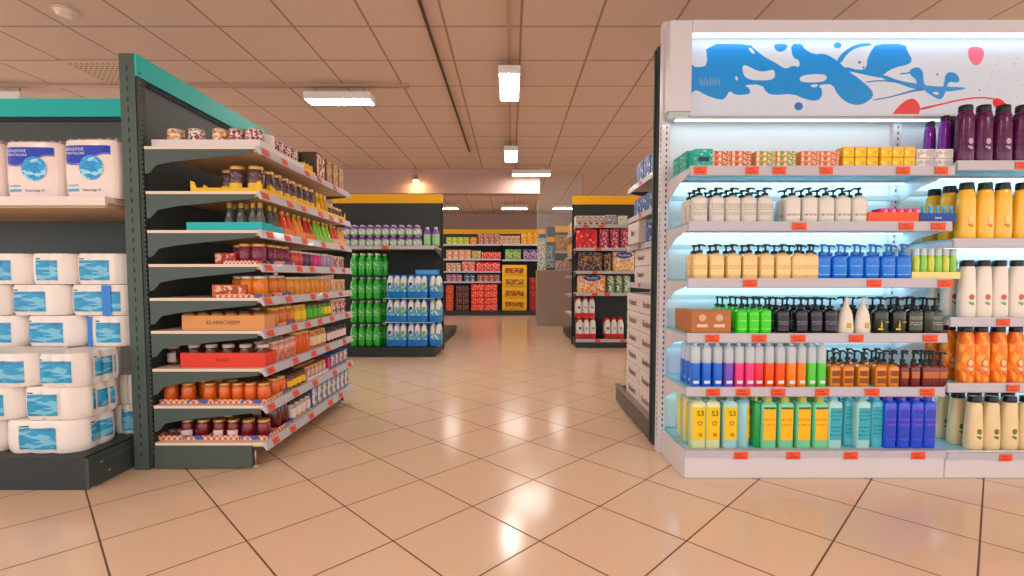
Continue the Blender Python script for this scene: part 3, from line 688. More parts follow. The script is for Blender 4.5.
# shelf 2
cream = M('cream lotion plastic', 'dcd8cf', .35); lotion_l = lined('lotion print', 'd2cec5', '8f867c', .0095, .75); lotion_s = lined('lotion script', 'dcd8cf', 'b0847a', .028, .45)
cshelf((pump_bottle, 'lotion_bottle', .0435, .03, .145, .195, 2.7, cream, lotion_l, dark_pump, -.3), 1, (699, 716, 732, 748, 764.5), z2, .05, 'cream lotion bottle with dark pump, second lit shelf, at the post end', 'bottle', 'cream bottles with print at the post end', 3, .075, lab_back='cream lotion bottle standing behind others at the post end, second lit shelf', gb='cream bottles behind at the post end')
cshelf((pump_bottle, 'lotion_bottle', .0435, .03, .145, .195, 2.7, cream, lotion_s, dark_pump, PI - .3), 1, (791.5, 808.5, 825, 841.5, 858), z2, .05, 'cream lotion bottle with script mark and dark pump, second lit shelf', 'bottle', 'cream bottles with script mark', 2, .075, lab_back='cream bottle behind the script marked ones, second lit shelf', gb='cream bottles behind the script marked ones')
o = tray('display_tray', .28, .1, .055, M('orange tray card', 'f25a1e', .5)); o.location = (X(893.5, FY + .02, z2), FY + .07, z2 + .001); tag(o, 'orange display tray of magenta packs on the second lit shelf', 'tray')
for k in range(5): place((carton, 'magenta_pack', .04, .07, .075, M('magenta wrapper', 'd61a78', .4), printed('magenta print', 'e03088', 'b01060', 'f2a0c4', 30)), (X(881 + k * 8, FY + .06, z2), FY + .075, z2 + .005), 'small magenta pack standing in the orange display tray', 'pack', 'magenta packs in the orange tray', 0)
o = tray('display_tray', .2, .1, .05, M('navy tray card', '17459c', .5), 'care', M('pale print', 'dfe8f4', .5), .022); o.location = (X(938, FY + .02, z2), FY + .07, z2 + .001); tag(o, 'navy display tray of cyan bottles on the second lit shelf', 'tray')
for k in range(5): place((slim_bottle, 'travel_bottle', .016, .075, .092, gel('cyan gel', '2fa9d6'), M('cyan cap', '3cc0e4', .3)), (X(924 + k * 7, FY + .06, z2), FY + .07, z2 + .005), 'small cyan bottle standing in the navy display tray', 'bottle', 'cyan bottles in the navy tray', 0)
# shelf 3
honey = M('honey cream soap', 'f2ca84', .25, coat=.3); honey_l = lined('honey print', 'f4d092', 'c08a3c', .013, .55)
cshelf((pump_bottle, 'soap_bottle', .0405, .03, .14, .195, 5, honey, honey_l, dark_pump, 0.1), 2, (699, 715.5, 732, 748.5, 765, 781.5, 797, 809), z3, .05, 'honey yellow pump bottle on the third lit shelf', 'bottle', 'honey yellow pump bottles', 2, .08, lab_back='honey yellow pump bottle behind the front ones, third lit shelf', gb='honey yellow bottles behind')
bluep = M('blue pump plastic', '1679c4', .25, coat=.4); blueg = gel('bright blue gel', '0a72e0'); bluel = lined('blue gel print', '0f7ce6', '7ab4ea', .016, .4)
cshelf((pump_bottle, 'soap_bottle', .043, .032, .132, .195, 2.6, blueg, bluel, bluep, 0.1), 2, (821.5, 838, 854, 870, 886, 901.5), z3, .05, 'round-shouldered bright blue pump bottle on the third lit shelf', 'bottle', 'bright blue pump bottles', 2, .08, lab_back='bright blue pump bottle behind the front ones, third lit shelf', gb='bright blue bottles behind')
o = tray('display_tray', .27, .12, .038, M('pale yellow tray card', 'eedc8e', .5)); o.location = (X(936, FY + .02, z3), FY + .08, z3 + .001); tag(o, 'pale yellow tray of lime pots on the third lit shelf', 'tray')
for k in range(6):
    for r_ in range(2): place((jar, 'gel_pot', .0185, .125, .165, gel('lime gel' if k % 2 else 'yellow lime gel', '8fd04a' if k % 2 else 'c9d83a'), M('frosted cap', 'c4d3dc', .2), None), (X(915.5 + k * 7.4, FY + .05, z3), FY + .055 + r_ * .045, z3 + .005), ('lime' if k % 2 else 'yellow-lime') + ' gel pot with frosted lid in the pale yellow tray', 'pot', ('lime' if k % 2 else 'yellow-lime') + ' pots in the yellow tray', 0)
# shelf 4
kraft = M('brown carton', 'b5703f', .6)
o = carton('brown_carton', .225, .16, .13, kraft, None); o.location = (X(711, FY + .02, z4), FY + .1, z4 + .001)
b = MB()
for sx in (-.05, .045): b.loft([(.024, .024, 0), (.024, .024, .001)], M('carton disc', 'd9a88c', .5), 20)
for sx in (-.05, .045):
    b = MB(); b.loft([(.02, .02, -.0005), (.02, .02, .0005)], M('carton disc', 'c98a68', .5), 20); d_ = b.build('emblem', o); d_.location = (sx, -.0822, .088); d_.rotation_euler = (PI / 2, 0, 0)
b = MB()
for sx in (-.05, .045): b.box(sx - .03, sx + .03, -.083, -.0812, .035, .052, M('carton pale print', 'e8c6aa', .5))
b.build('printed_words', o); tag(o, 'brown carton printed with two discs on the fourth lit shelf', 'carton')
o = place((carton, 'brown_carton', .07, .12, .125, kraft, None), (1.05, FY + .25, z4 + .001), 'plain narrow brown carton behind the one with discs, fourth lit shelf', 'carton', None, 0)
greeng = gel('bright green gel', '3fdc18'); greenl = lined('green gel print', '44dc1c', '8cec6a', .016, .5)
cshelf((pump_bottle, 'soap_bottle', .031, .025, .135, .2, 2.6, greeng, greenl, dark_pump, 0.2), 3, (741, 753, 765), z4, .045, 'bright green pump bottle at the front of the fourth lit shelf', 'bottle', 'bright green pump bottles in front')
cshelf((pump_bottle, 'soap_bottle', .031, .025, .135, .2, 2.6, greeng, greenl, dark_pump, 0.2), 3, (722, 735, 747, 759), z4, .2, 'bright green pump bottle at the back, behind the brown carton', 'bottle', 'bright green pump bottles at the back', 2, .07)
ink1 = gel('near black plum', '17141a'); inkl = lined('plum print', '2c2530', '7d8298', .012, .55)
cshelf((pump_bottle, 'soap_bottle', .037, .028, .135, .2, 2.4, ink1, inkl, black, 0.1), 3, (782, 800.5, 815, 829.5), z4, .045, 'near black pump bottle between the green and cream ones, fourth lit shelf', 'bottle', 'near black pump bottles', 3, .07, lab_back='near black pump bottle at the back of the fourth lit shelf', gb='near black bottles at the back')
whiteb = M('ivory plastic', 'e6dac9', .3, coat=.3); ivl = M('ivory gold mark', 'c8a93a', .4)
def ivory():
    r = empty('ivory_bottle'); w, d, hb = .041, .028, .15
    MB().loft([(w * .92, d * .9, 0), (w, d, .006), (w * .98, d, hb * .3), (w * .8, d * .9, hb * .7), (w * .5, d * .7, hb * .92), (w * .36, w * .36, hb, 2), (.014, .014, hb + .012, 2)], whiteb, 24, 2.4).build('body', r)
    MB().patch(w * .98, d, hb * .2, hb * .4, -8, 22, ivl, 2.4, .001).build('emblem', r)
    p = MB(); p.loft([(.012, .012, hb + .0125), (.011, .011, hb + .03), (.005, .005, hb + .031), (.005, .005, hb + .04), (.009, .009, hb + .041), (.008, .008, hb + .05)], whiteb, 14); p.tube([(0, 0, hb + .045), (.03, 0, hb + .044)], .004, whiteb); p.build('pump', r); return r
cshelf((ivory,), 3, (845.5, 862.5), z4, .045, 'ivory pear-shaped pump bottle on the fourth lit shelf', 'bottle', 'ivory pear-shaped bottles', 1)
olive = gel('dark olive glass', '20271c'); oll = M('olive drop label', 'd6c83a', .4)
def olive_bottle():
    r = pump_bottle('soap_bottle', .042, .03, .135, .2, 2.6, olive, None, black, .1)
    MB().patch(.042, .03, .02, .03, -40, -5, oll, 2.6, .001).build('emblem', r); MB().prism([(-.022, .035), (-.01, .035), (-.016, .075)], -.0325, -.031, oll).build('drop_mark', r)
    MB().patch(.042, .03, .06, .068, 5, 40, M('olive pale print', '8f9284', .4), 2.6, .001).build('printed_words', r); return r
cshelf((olive_bottle,), 3, (880, 897.5), z4, .045, 'dark olive pump bottle with a yellow drop mark, fourth lit shelf', 'bottle', 'dark olive bottles with yellow drop')
oliv_l = lined('olive label print', '4c5343', 'a9aa96', .011, .7)
cshelf((pump_bottle, 'soap_bottle', .041, .03, .135, .2, 2.6, olive, oliv_l, black, 0.1), 3, (913.5, 940), z4, .045, 'dark pump bottle with grey-green printed label, fourth lit shelf', 'bottle', 'dark bottles with grey-green label')
cshelf((pump_bottle, 'soap_bottle', .029, .03, .135, .2, 2.6, olive, None, black, 0.1), 3, (926,), z4, .045, 'plain dark pump bottle between two grey-green labelled ones', 'bottle', None)
cshelf((pump_bottle, 'soap_bottle', .036, .03, .135, .2, 2.6, olive, None, black, PI - .2), 3, (852, 872, 890, 906, 922), z4, .125, 'dark pump bottle in the second row behind the olive and ivory ones', 'bottle', 'dark bottles in the second row', 2, .075)
# shelf 5
seq = [(695, 'blue', '1470e4'), (706, 'blue', '1470e4'), (717, 'blue', '1470e4'), (728, 'purple', '7a55c8'), (738.5, 'pink', 'ee3f86'), (749, 'pink', 'ee3f86'), (758, 'red-pink', 'f03050'), (768.5, 'orange', 'ff5a1c'), (779.5, 'orange', 'ff5a1c'), (790.5, 'amber-orange', 'ff8a24'), (801, 'amber-orange', 'ff8a24'), (811, 'light green', '58d84a'), (821, 'light green', '58d84a')]
for r_ in range(3):
    for px, nm, c in seq:
        place((tube_bottle, 'shower_gel', .026 if px < 800 else .0235, c), (X(px, FY + .04, z5 + .08), FY + .045 + r_ * .075, z5 + .001), f'{nm} shower gel bottle with frosted top' + (' at the front of the fifth lit shelf' if r_ == 0 else ' behind the front row, fifth lit shelf'), 'bottle', f'{nm} gels ' + ('front' if r_ == 0 else 'behind'), 0)
amb = gel('amber soap', 'e08a1c'); ambl = M('brown square label', '8a4a14', .5)
def square_lab(body, lab, w):
    r = pump_bottle('soap_bottle', w, .026, .122, .195, 5, body, None, dark_pump, .15)
    b = MB(); b.patch(w, .026, .022, .05, -26, 26, lab, 5, .001); b.patch(w, .026, .062, .092, -26, 26, lab, 5, .001); b.build('printed_label', r); return r
for px in (834, 847, 862, 879.5, 892):
    for r_ in range(3): place((square_lab, amb, ambl, .03), (X(px + (r_ * 2), FY + .04, z5 + .08), FY + .045 + r_ * .075, z5 + .001), 'amber pump soap with brown square labels' + (' at the front of the fifth lit shelf' if r_ == 0 else ' behind the front amber ones'), 'bottle', 'amber pump soaps ' + ('front' if r_ == 0 else 'behind'), 0, 1, .1)
dred = gel('dark red soap', '6e1c14'); dl = M('copper label', 'c06a34', .4)
def red_sq():
    r = pump_bottle('soap_bottle', .0262, .026, .122, .195, 5, dred, None, dark_pump, .15); MB().patch(.0262, .026, .05, .088, -30, 30, dl, 5, .001).build('printed_label', r); return r
for px in (902.5, 913.5, 925, 932.5, 940.5):
    for r_ in range(2): place((red_sq,), (X(px, FY + .04, z5 + .08), FY + .045 + r_ * .075, z5 + .001), 'dark red pump soap with copper label' + (' at the front of the fifth lit shelf' if r_ == 0 else ' behind the front dark red ones'), 'bottle', 'dark red pump soaps ' + ('front' if r_ == 0 else 'behind'), 0, 1, .1)
# shelf 6
yl = M('yellow label', 'f4c814', .45); inkd = M('dark label ink', '4a3a1a', .5)
def s3(body, cap, w=.042):
    r = shoulder_bottle('bath_bottle', w, .034, .268, .3, body, cap, None)
    MB().patch(w, .034, .05, .235, -42, 42, yl, 4.5, .001, 8).build('printed_label', r)
    text('S3', .044, inkd, 'lettering', r, (.006, -.0366, .2))
    b = MB()
    for k in range(5):
        a = 2 * PI * k / 5 + PI / 2; b.loft([(.0055, .0055, 0), (.0055, .0055, .0006)], M('label flower', 'b98a1a', .5), 8, c=(.011 * math.cos(a), .011 * math.sin(a)))
    f_ = b.build('flower_mark', r); f_.location = (.004, -.0362, .145); f_.rotation_euler = (PI / 2, 0, 0)
    MB().box(-.002, .018, -.037, -.0362, .07, .088, M('label flower', 'b98a1a', .5)).build('small_mark', r); return r
paleg = gel('pale lime bath gel', 'd4e2a8'); paleb = gel('pale aqua bath gel', '9fd8d8'); greyc = M('grey green cap', '7f9a9a', .4)
for px in (697, 711.5): place((s3, paleg, greyc), (X(px, FY + .05, z6 + .1), FY + .055, z6 + .001), 'pale lime bath bottle with a tall yellow label marked S3, bottom lit shelf', 'bottle', 'pale lime S3 bottles', 0)
place((s3, paleb, greyc), (X(728.5, FY + .05, z6 + .1), FY + .055, z6 + .001), 'pale aqua bath bottle with a tall yellow label marked S3', 'bottle', None, 0)
place((s3, paleb, greyc), (X(744.5, FY + .05, z6 + .1), FY + .074, z6 + .001), 'pale aqua bath bottle turned so its yellow label shows edge on, by the green bottles', 'bottle', None, .9)
for px in (697, 713, 729, 745):
    for r_ in (1, 2): place((s3, paleg, greyc), (X(px, FY + .05, z6), FY + .065 + .1 * r_, z6 + .001), 'pale lime bath bottle behind the S3 bottles, bottom lit shelf', 'bottle', 'bath bottles behind the S3 row', 0)
grb = gel('bath green', '7ad8a0'); ycap = M('olive yellow cap', 'c4b545', .4); bnd = M('label dark head', '2f4a34', .5); yl2 = lined('yellow orange label print', 'f7bf1a', 'e8951a', .03, .6)
for k, px in enumerate((767, 784, 801.5, 818.5)):
    for r_ in range(3): place((shoulder_bottle, 'bath_bottle', .043, .034, .262, .292, grb, ycap, yl2, bnd), (X(px, FY + .05, z6 + .1), FY + .055 + r_ * .085, z6 + .001), 'green bath bottle with orange-yellow label' + (' at the front of the bottom lit shelf' if r_ == 0 else ' behind the front green ones'), 'bottle', 'green bath bottles ' + ('front' if r_ == 0 else 'behind'), 0)
place((shoulder_bottle, 'bath_bottle', .02, .034, .262, .292, gel('deep bath green', '14a050'), ycap, None), (X(755, FY + .06, z6 + .1), FY + .07, z6 + .001), 'narrow deep green bath bottle standing edge on before the green row', 'bottle', None, .1)
aq1 = gel('aqua bath gel', 'a8e0da'); aq2 = gel('cyan bath gel', '5cc4dc'); aql = lined('aqua label print', '38b0bd', '1d7f9c', .022, .8); aqc = M('aqua cap', '7fc9d2', .4)
for px, y, g in ((832, .055, 0), (847, .1, 1), (860, .055, 0), (874, .08, 1)):
    place((shoulder_bottle, 'bath_bottle', .04 if not g else .036, .034, .268, .3, aq2 if g else aq1, aqc, aql), (X(px, FY + y, z6 + .1), FY + y, z6 + .001), ('cyan bath bottle with teal label, set a little back' if g else 'pale aqua bath bottle with teal label, standing forward') + ', bottom lit shelf', 'bottle', 'cyan bath bottles' if g else 'pale aqua bath bottles', 0)
for px in (834, 850): place((shoulder_bottle, 'bath_bottle', .036, .034, .268, .3, aq2, aqc, aql), (X(px, FY + .15, z6 + .1), FY + .18, z6 + .001), 'cyan bath bottle at the back behind the aqua ones', 'bottle', 'cyan bath bottles at the back', 0)
ryl = gel('royal blue bath gel', '2350e0'); ryc = M('violet cap', '6a50c8', .35); ryp = lined('royal label print', '2c46c8', '7a4ad0', .03, .7)
for px in (887.5, 901, 914.2, 926.8):
    for r_ in range(2): place((shoulder_bottle, 'bath_bottle', .034, .032, .268, .3, ryl, ryc, ryp), (X(px, FY + .05, z6 + .1), FY + .055 + r_ * .09, z6 + .001), 'royal blue bath bottle' + (' at the front of the bottom lit shelf' if r_ == 0 else ' behind the front royal blue ones'), 'bottle', 'royal blue bath bottles ' + ('front' if r_ == 0 else 'behind'), 0)
# ------------------------------------------------------------------ lit unit, bay two
plum = M('plum hair tonic', '521440', .12, coat=.6); pll = printed('plum label', '6a1a50', 'a03a7a', '2a0a20', 26); plw = M('plum white mark', 'b9a6b4', .4)
pearl = printed('plum mottled', '3c0c36', '6a1c58', '1a0616', 60, rough=.2)
amber = M('yellow shampoo', 'f5bc2c', .25, coat=.4); amb_e = (M('flower emblem', 'e8cf9a', .4), M('flower orange', 'e0761a', .4))
whit = M('pearl white shampoo', 'e8dfd2', .3, coat=.3); wh_e = (M('apple red mark', 'd05a34', .4), M('leaf green mark', '6fb05a', .4))
ora = M('orange shampoo', 'f5821a', .2, coat=.5); orl = printed('orange swirl', 'f5821a', 'ffae3c', 'e86810', 22, stretch=(1, 1, .5)); or_e = (M('orange pale mark', 'd9d2b0', .4), M('orange pale mark', 'd9d2b0', .4))
beige = M('cream shampoo', 'ead29e', .3, coat=.3); be_e = (M('olive sprig', '6a7a3a', .4), M('olive sprig', '6a7a3a', .4))
def bay2(zi, xs, back, kind, nm, cat, Y0=.055):
    z = ZD[zi]
    for px in xs:
        place(kind, (X(px, FY + Y0, z + .1), FY + Y0, z + .001), nm + ' at the front of its shelf', cat, nm + ' front row', 0, 1, .08)
        for r_ in (1, 2):
          if zi or px != xs[0]: place(kind, (X(px, FY + Y0, z + .1) - .005, FY + Y0 + .1 * r_, z + .001), nm + ' in the rows behind', cat, nm + ' rows behind', 0, 1, .08)
    for px, dy in back: place(kind, (X(px, FY + dy, z + .1), FY + dy, z + .001), nm + ' set back at the inner end of its shelf', cat, nm + ' set back', 0)
    place(kind, (X(xs[-1] + 19.5, FY + Y0, z + .1), FY + Y0, z + .001), nm + ' at the front of its shelf', cat, nm + ' front row', 0)
bay2(0, (964, 982, 1001.5, 1021), (), (wavy_bottle, 'shampoo_bottle', .049, .036, .28, .315, pearl, None, black, .9, 2.4, (plw, plw)), 'plum shampoo bottle with black cap', 'bottle')
bay2(1, (965, 983.5, 1001, 1021), (), (wavy_bottle, 'shampoo_bottle', .049, .036, .275, .315, amber, None, black, .9, 2.4, amb_e), 'yellow shampoo bottle with black cap', 'bottle')
bay2(2, (966, 982, 998, 1015), (), (wavy_bottle, 'shampoo_bottle', .044, .034, .285, .32, whit, None, black, .86, 2.4, wh_e), 'pearl white shampoo bottle with red and green mark', 'bottle')
bay2(3, (964.5, 979.5, 997, 1014), (), (wavy_bottle, 'shampoo_bottle', .045, .034, .285, .32, orl, None, black, .9, 2.4, or_e), 'orange shampoo bottle with swirl', 'bottle')
bay2(4, (973, 990, 1008, 1025), (), (wavy_bottle, 'shampoo_bottle', .047, .035, .27, .305, beige, None, black, .84, 2.4, be_e), 'cream shampoo bottle with olive sprig', 'bottle')
for r_ in (1, 2): place((wavy_bottle, 'shampoo_bottle', .03, .03, .26, .29, M('violet shampoo', '7a1aa0', .15, coat=.5), None, black, .9), (X(963.5, FY + .055, ZD[0] + .1) - .02, FY + .055 + .1 * r_, ZD[0] + .001), 'slim violet shampoo bottle at the inner end of the plum row', 'bottle', 'slim violet bottles', 0)
# ------------------------------------------------------------------ jar gondola stock
NY = 2.845            # front of the near row
AXF = -1.462          # aisle edge of stock
def near(kind, pxs, z, wd, label, cat, group, zoff=.001, y=None, jit=.2):
    Y = (y or NY) + wd
    for px in pxs: place(kind, (min(X(px, Y, z + .05), -1.458 - kind[2]), Y, z + zoff), label, cat, group, PI * 0, 1, jit)
def aisle(kind, y0, n, pitch, z, wd, label, cat, group, zoff=.001, cols=1, x=None, jit=.2, back=None):
    for c in range(cols):
        for i in range(n):
            lb = label if c == 0 else (back or label + ', behind'); gp_ = group if c == 0 else group + ' second line'
            place(kind, ((x or AXF) - wd - c * (2 * wd + .006), y0 + wd + i * pitch, z + zoff), lb, cat, gp_, PI / 2, 1, jit)
def along_tray(y0, y1, z, mat, label, hh=.03, w=.11, peaks=False, words=None, ink_=None, name='display_tray'):
    o = tray(name, y1 - y0, w, hh, mat, words, ink_, .02, peaks); o.location = (AXF + .004 - w / 2, (y0 + y1) / 2, z + .0005); o.rotation_euler = (0, 0, PI / 2); return tag(o, label, 'tray')
def near_tray(px0, px1, z, mat, label, hh=.03, d=.12, peaks=False, words=None, ink_=None, ws=.02, y=NY):
    x0, x1 = X(px0, y, z), min(X(px1, y, z), -1.4505)
    o = tray('display_tray', x1 - x0, d, hh, mat, words, ink_, ws, peaks); o.location = ((x0 + x1) / 2, y + d / 2 - .003, z + .0005); return tag(o, label, 'tray')
def Zs(i): return AZ[i - 1]
pale_lid = M('tin lid', 'c9c0b4', .35, .6); ging = dashes('orange white check', 'e9c7a8', 'd4572e', '4a5a9a', 60); redcheck = dashes('red white check', 'f0dccb', 'c83a30', 'c83a30', 90)
# L1 cans
cl = [printed('can print red', 'e8ddd2', 'c43a30', '3a4a34', 42, seed=1), printed('can print brown', 'e9e0d6', 'b5552e', 'd9a35a', 38, seed=3), printed('can print dark', 'ded8d0', '3a3433', 'c4343e', 46, seed=5), M('white can label', 'ded8d2', .4)]
wt = M('white tray card', 'dcd5cf', .5)
near_tray(152, 263, Zs(1), wt, 'long white tray across the near end of the top jar shelf', .05, .13)
for px, k, lb in ((177, 1, 'first can from the post, with orange-brown print'), (197.5, 0, 'second can from the post, with red print'), (222, 1, 'third can from the post, with brown print'), (238, 2, 'dark printed can beside the corner of the top jar shelf')):
    place((can, 'food_can', .046, .118, cl[k]), (X(px, NY + .06, Zs(1)), NY + .058, Zs(1) + .004), lb + ', in the white tray', 'can', None, 0, 1, 1)
for px, dy in ((205, .11), (232, .115)): pass
near((can, 'food_can', .05, .118, cl[2]), (257,), Zs(1), .055, 'can at the near corner of the top jar shelf above the white tray', 'can', None, .004)
along_tray(2.985, 3.46, Zs(1), wt, 'white tray of cans along the aisle edge of the top jar shelf', .045, .12)
place((can, 'food_can', .052, .13, cl[3]), (AXF - .056, 3.045, Zs(1) + .004), 'plain white can, first along the aisle edge of the top jar shelf', 'can', None, 0)
aisle((can, 'food_can', .05, .118, cl[2]), 3.105, 3, .106, Zs(1), .052, 'dark and white can along the aisle edge of the top jar shelf', 'can', 'dark cans on the top aisle edge', .004)
aisle((can, 'food_can', .05, .118, cl[0]), 2.99, 4, .106, Zs(1), .052, 'red printed can in the second line of the top jar shelf', 'can', 'red cans second line', .004, x=AXF - .125)
yj = gel('yellow preserve', 'f0c020')
along_tray(3.47, 3.66, Zs(1), M('yellow tray card', 'f2bc00', .5), 'small yellow tray of yellow jars on the top jar shelf', .03)
aisle((jar, 'small_jar', .026, .07, .085, yj, black, None), 3.475, 3, .06, Zs(1), .028, 'small yellow jar with dark lid in the small yellow tray', 'jar', 'small yellow jars', .004, cols=2)
o = carton('dark_case', .24, .15, .2, M('dark green case', '3b4034', .6), None); o.location = (AXF - .2, 3.66, Zs(1) + .001); o.rotation_euler = (0, 0, PI / 2); tag(o, 'tall dark green case behind the yellow jars on the top jar shelf', 'case')
o = carton('brown_case', .16, .12, .205, M('dark brown case', '584434', .6), printed('brown red case print', '4a342c', 'c0483a', 'e0b48a', 24)); o.location = (AXF - .07, 3.80, Zs(1) + .001); o.rotation_euler = (0, 0, PI / 2); tag(o, 'dark brown case with red print on the top jar shelf', 'case')
for k in range(3):
    o = place((carton, 'wooden_case', .11, .12, .2, M('wood brown case', '9a6a32', .6), printed('wood case print', 'a87838', 'c89a3a', '7a4a22', 14)), (AXF - .066, 3.97 + k * .135, Zs(1) + .001), 'ochre brown case at the far end of the top jar shelf', 'case', 'ochre cases', PI / 2)
# L2 dark jars, yellow tray
ytray = M('yellow tray card', 'f2bc00', .5)
near_tray(191, 262, Zs(2), ytray, 'yellow display tray at the near end of the second jar shelf', .028, .12, .04)
dj = printed('dark berry jar', '3a2320', '6b4a48', 'a89ab4', 40, rough=.15); yls = M('yellow jar label', 'e8bc2a', .5)
near((jar, 'preserve_jar', .045, .135, .155, dj, gold, yls, 2, (.08, .4)), (238, 256.5), Zs(2), .05, 'dark jar with gold lid at the near end of the second jar shelf', 'jar', 'dark gold-lidded jars at the near end', .004)
near((jar, 'preserve_jar', .045, .135, .155, dj, gold, yls, 2, (.08, .4)), (230,), Zs(2), .15, 'dark jar with gold lid behind the near ones on the second jar shelf', 'jar', 'dark gold-lidded jars behind', .004)
along_tray(2.975, 3.7, Zs(2), ytray, 'long yellow tray of dark jars along the aisle, second jar shelf', .03, .115, .04)
aisle((jar, 'preserve_jar', .045, .135, .155, dj, gold, yls, 2, (.08, .4)), 2.985, 7, .1, Zs(2), .047, 'dark jar with gold lid in the long yellow tray along the aisle', 'jar', 'dark jars in the aisle tray', .004)
along_tray(3.71, 4.3, Zs(2), ytray, 'far yellow tray of slim yellow bottles, second jar shelf', .03, .1, .04)
ygel = gel('yellow oil', 'd8a018')
aisle((slim_bottle, 'oil_bottle', .03, .12, .15, ygel, M('yellow cap', 'f0c030', .4)), 3.72, 3, .075, Zs(2), .032, 'slim yellow bottle in the far yellow tray', 'bottle', 'slim yellow bottles', .004, cols=2)
aisle((jar, 'small_jar', .032, .07, .09, dj, gold, None), 3.96, 4, .075, Zs(2), .034, 'short dark jar at the far end of the far yellow tray', 'jar', 'short dark jars', .004)
# L3 slim bottles, turquoise tray
ttray = M('turquoise tray card', '14b4b8', .5)
near_tray(187, 268, Zs(3), ttray, 'turquoise tray at the near end of the third jar shelf', .05, .13)
clr = M('clear bottle glass', '4c5a55', .1, coat=.5); gcap = M('bronze cap', 'b08a3a', .35, .5)
near((slim_bottle, 'sauce_bottle', .028, .135, .165, clr, gcap), (230, 241.5, 253.5, 264), Zs(3), .05, 'clear slim bottle with bronze cap in the turquoise tray', 'bottle', 'clear bottles in the turquoise tray', .004)
near((slim_bottle, 'sauce_bottle', .028, .135, .165, clr, gcap), (235, 247), Zs(3), .11, 'clear slim bottle with bronze cap, back line of the turquoise tray', 'bottle', 'clear bottles at the back', .004)
along_tray(2.98, 3.13, Zs(3), ttray, 'short turquoise tray turned along the aisle, third jar shelf', .045, .09)
aisle((slim_bottle, 'sauce_bottle', .028, .135, .165, clr, gcap), 2.985, 2, .065, Zs(3), .03, 'clear slim bottle in the short turquoise aisle tray', 'bottle', 'clear bottles in the aisle tray', .004)
for y0, n, col, nm, tc_ in ((3.14, 2, 'e0481c', 'orange-red', 'f07a2a'), (3.31, 2, 'e88a2a', 'amber', 'f28a30'), (3.48, 2, 'b8341c', 'brick red', 'f07a2a'), (3.65, 2, '7ac82e', 'lime green', '8fc850'), (3.82, 2, '8ad03a', 'pale lime', '8fc850'), (3.99, 2, 'd8502c', 'tomato', 'e8b088'), (4.16, 2, 'e8a05a', 'peach', 'e8b088')):
    along_tray(y0, y0 + .16, Zs(3), M('tray ' + tc_, tc_, .5), f'small tray of {nm} sauce bottles on the third jar shelf', .045, .09)
    aisle((slim_bottle, 'sauce_bottle', .033, .13, .155, gel(nm + ' sauce', col), gcap), y0 + .006, n, .075, Zs(3), .033, f'{nm} sauce bottle on the aisle edge of the third jar shelf', 'bottle', f'{nm} sauce bottles', .004, cols=2, jit=0)
# L4 plum jars
redb = M('red box card', 'c22f26', .5)
o = carton('red_box', .12, .1, .065, redb, printed('red box print', 'c43a2e', 'e0a08a', '8a1f1a', 26)); o.location = (X(225, NY, Zs(4)), NY + .05, Zs(4) + .001); tag(o, 'small red box at the near end of the fourth jar shelf', 'box')
near_tray(224, 264, Zs(4), redcheck, 'red checked tray at the near end of the fourth jar shelf', .02, .015, y=NY - .014)
plumj = printed('plum jam', '6a1828', '8a2c48', '9c7a9a', 36, rough=.15)
near((jar, 'jam_jar', .041, .105, .122, plumj, gold, None), (246, 262), Zs(4), .05, 'plum jam jar with gold lid at the near end of the fourth jar shelf', 'jar', 'plum jam jars at the near end')
near((jar, 'jam_jar', .041, .105, .122, plumj, gold, None), (240,), Zs(4), .14, 'plum jam jar behind the near ones on the fourth jar shelf', 'jar', 'plum jam jars behind')
along_tray(2.98, 3.28, Zs(4), ging, 'checked tray of plum jars along the aisle, fourth jar shelf', .025, .1)
aisle((jar, 'jam_jar', .041, .105, .122, plumj, gold, None), 2.985, 3, .09, Zs(4), .042, 'plum jam jar with gold lid in the checked aisle tray', 'jar', 'plum jars in the checked aisle tray', .004)
for y0, n, col, nm, lid in ((3.29, 2, 'd83a3a', 'scarlet', pale_lid), (3.46, 2, '6a2448', 'dark mauve', pale_lid), (3.62, 2, 'd81a8a', 'magenta', pale_lid), (3.80, 3, 'a890a8', 'lilac grey', pale_lid)):
    aisle((jar, 'jam_jar', .036, .09, .105, gel(nm + ' jam', col), lid, None), y0, n, .078, Zs(4), .037, f'{nm} jam jar on the aisle edge of the fourth jar shelf', 'jar', f'{nm} jam jars', cols=2)
bx = printed('beige red pack print', 'e8cbb8', 'b02a28', '5a1a1a', 14)
for k in range(2): place((carton, 'jam_multipack', .12, .1, .1, M('beige pack card', 'e2c3b0', .5), bx), (AXF - .055, 4.075 + k * .13, Zs(4) + .001), 'beige and red pack at the far end of the fourth jar shelf', 'pack', 'beige red packs', PI / 2)
# L5 orange jars
o = carton('orange_box', .2, .1, .075, M('orange box card', 'c4541e', .5), printed('orange box print', 'c85a22', 'e0b89a', 'a54016', 20)); o.location = (X(229, NY, Zs(5)), NY + .05, Zs(5) + .001); tag(o, 'flat orange box at the near end of the fifth jar shelf', 'box')
near_tray(216, 268, Zs(5), ging, 'low checked tray strip before the orange box, fifth jar shelf', .02, .015, y=NY - .014)
orj = printed('orange preserve', 'd8701a', 'e88a28', 'a84a10', 30, rough=.15); apj = printed('apricot preserve', 'e08a24', 'eaa040', 'b8601a', 26, rough=.15)
near((jar, 'preserve_jar', .043, .11, .127, orj, pale_lid, None), (248, 262), Zs(5), .06, 'orange preserve jar at the near corner of the fifth jar shelf', 'jar', 'orange jars at the near corner')
near((jar, 'preserve_jar', .043, .11, .127, orj, pale_lid, None), (240,), Zs(5), .16, 'orange preserve jar behind the orange box, fifth jar shelf', 'jar', 'orange jars behind the box')
along_tray(2.985, 3.2, Zs(5), ging, 'checked tray of orange jars along the aisle, fifth jar shelf', .025, .1)
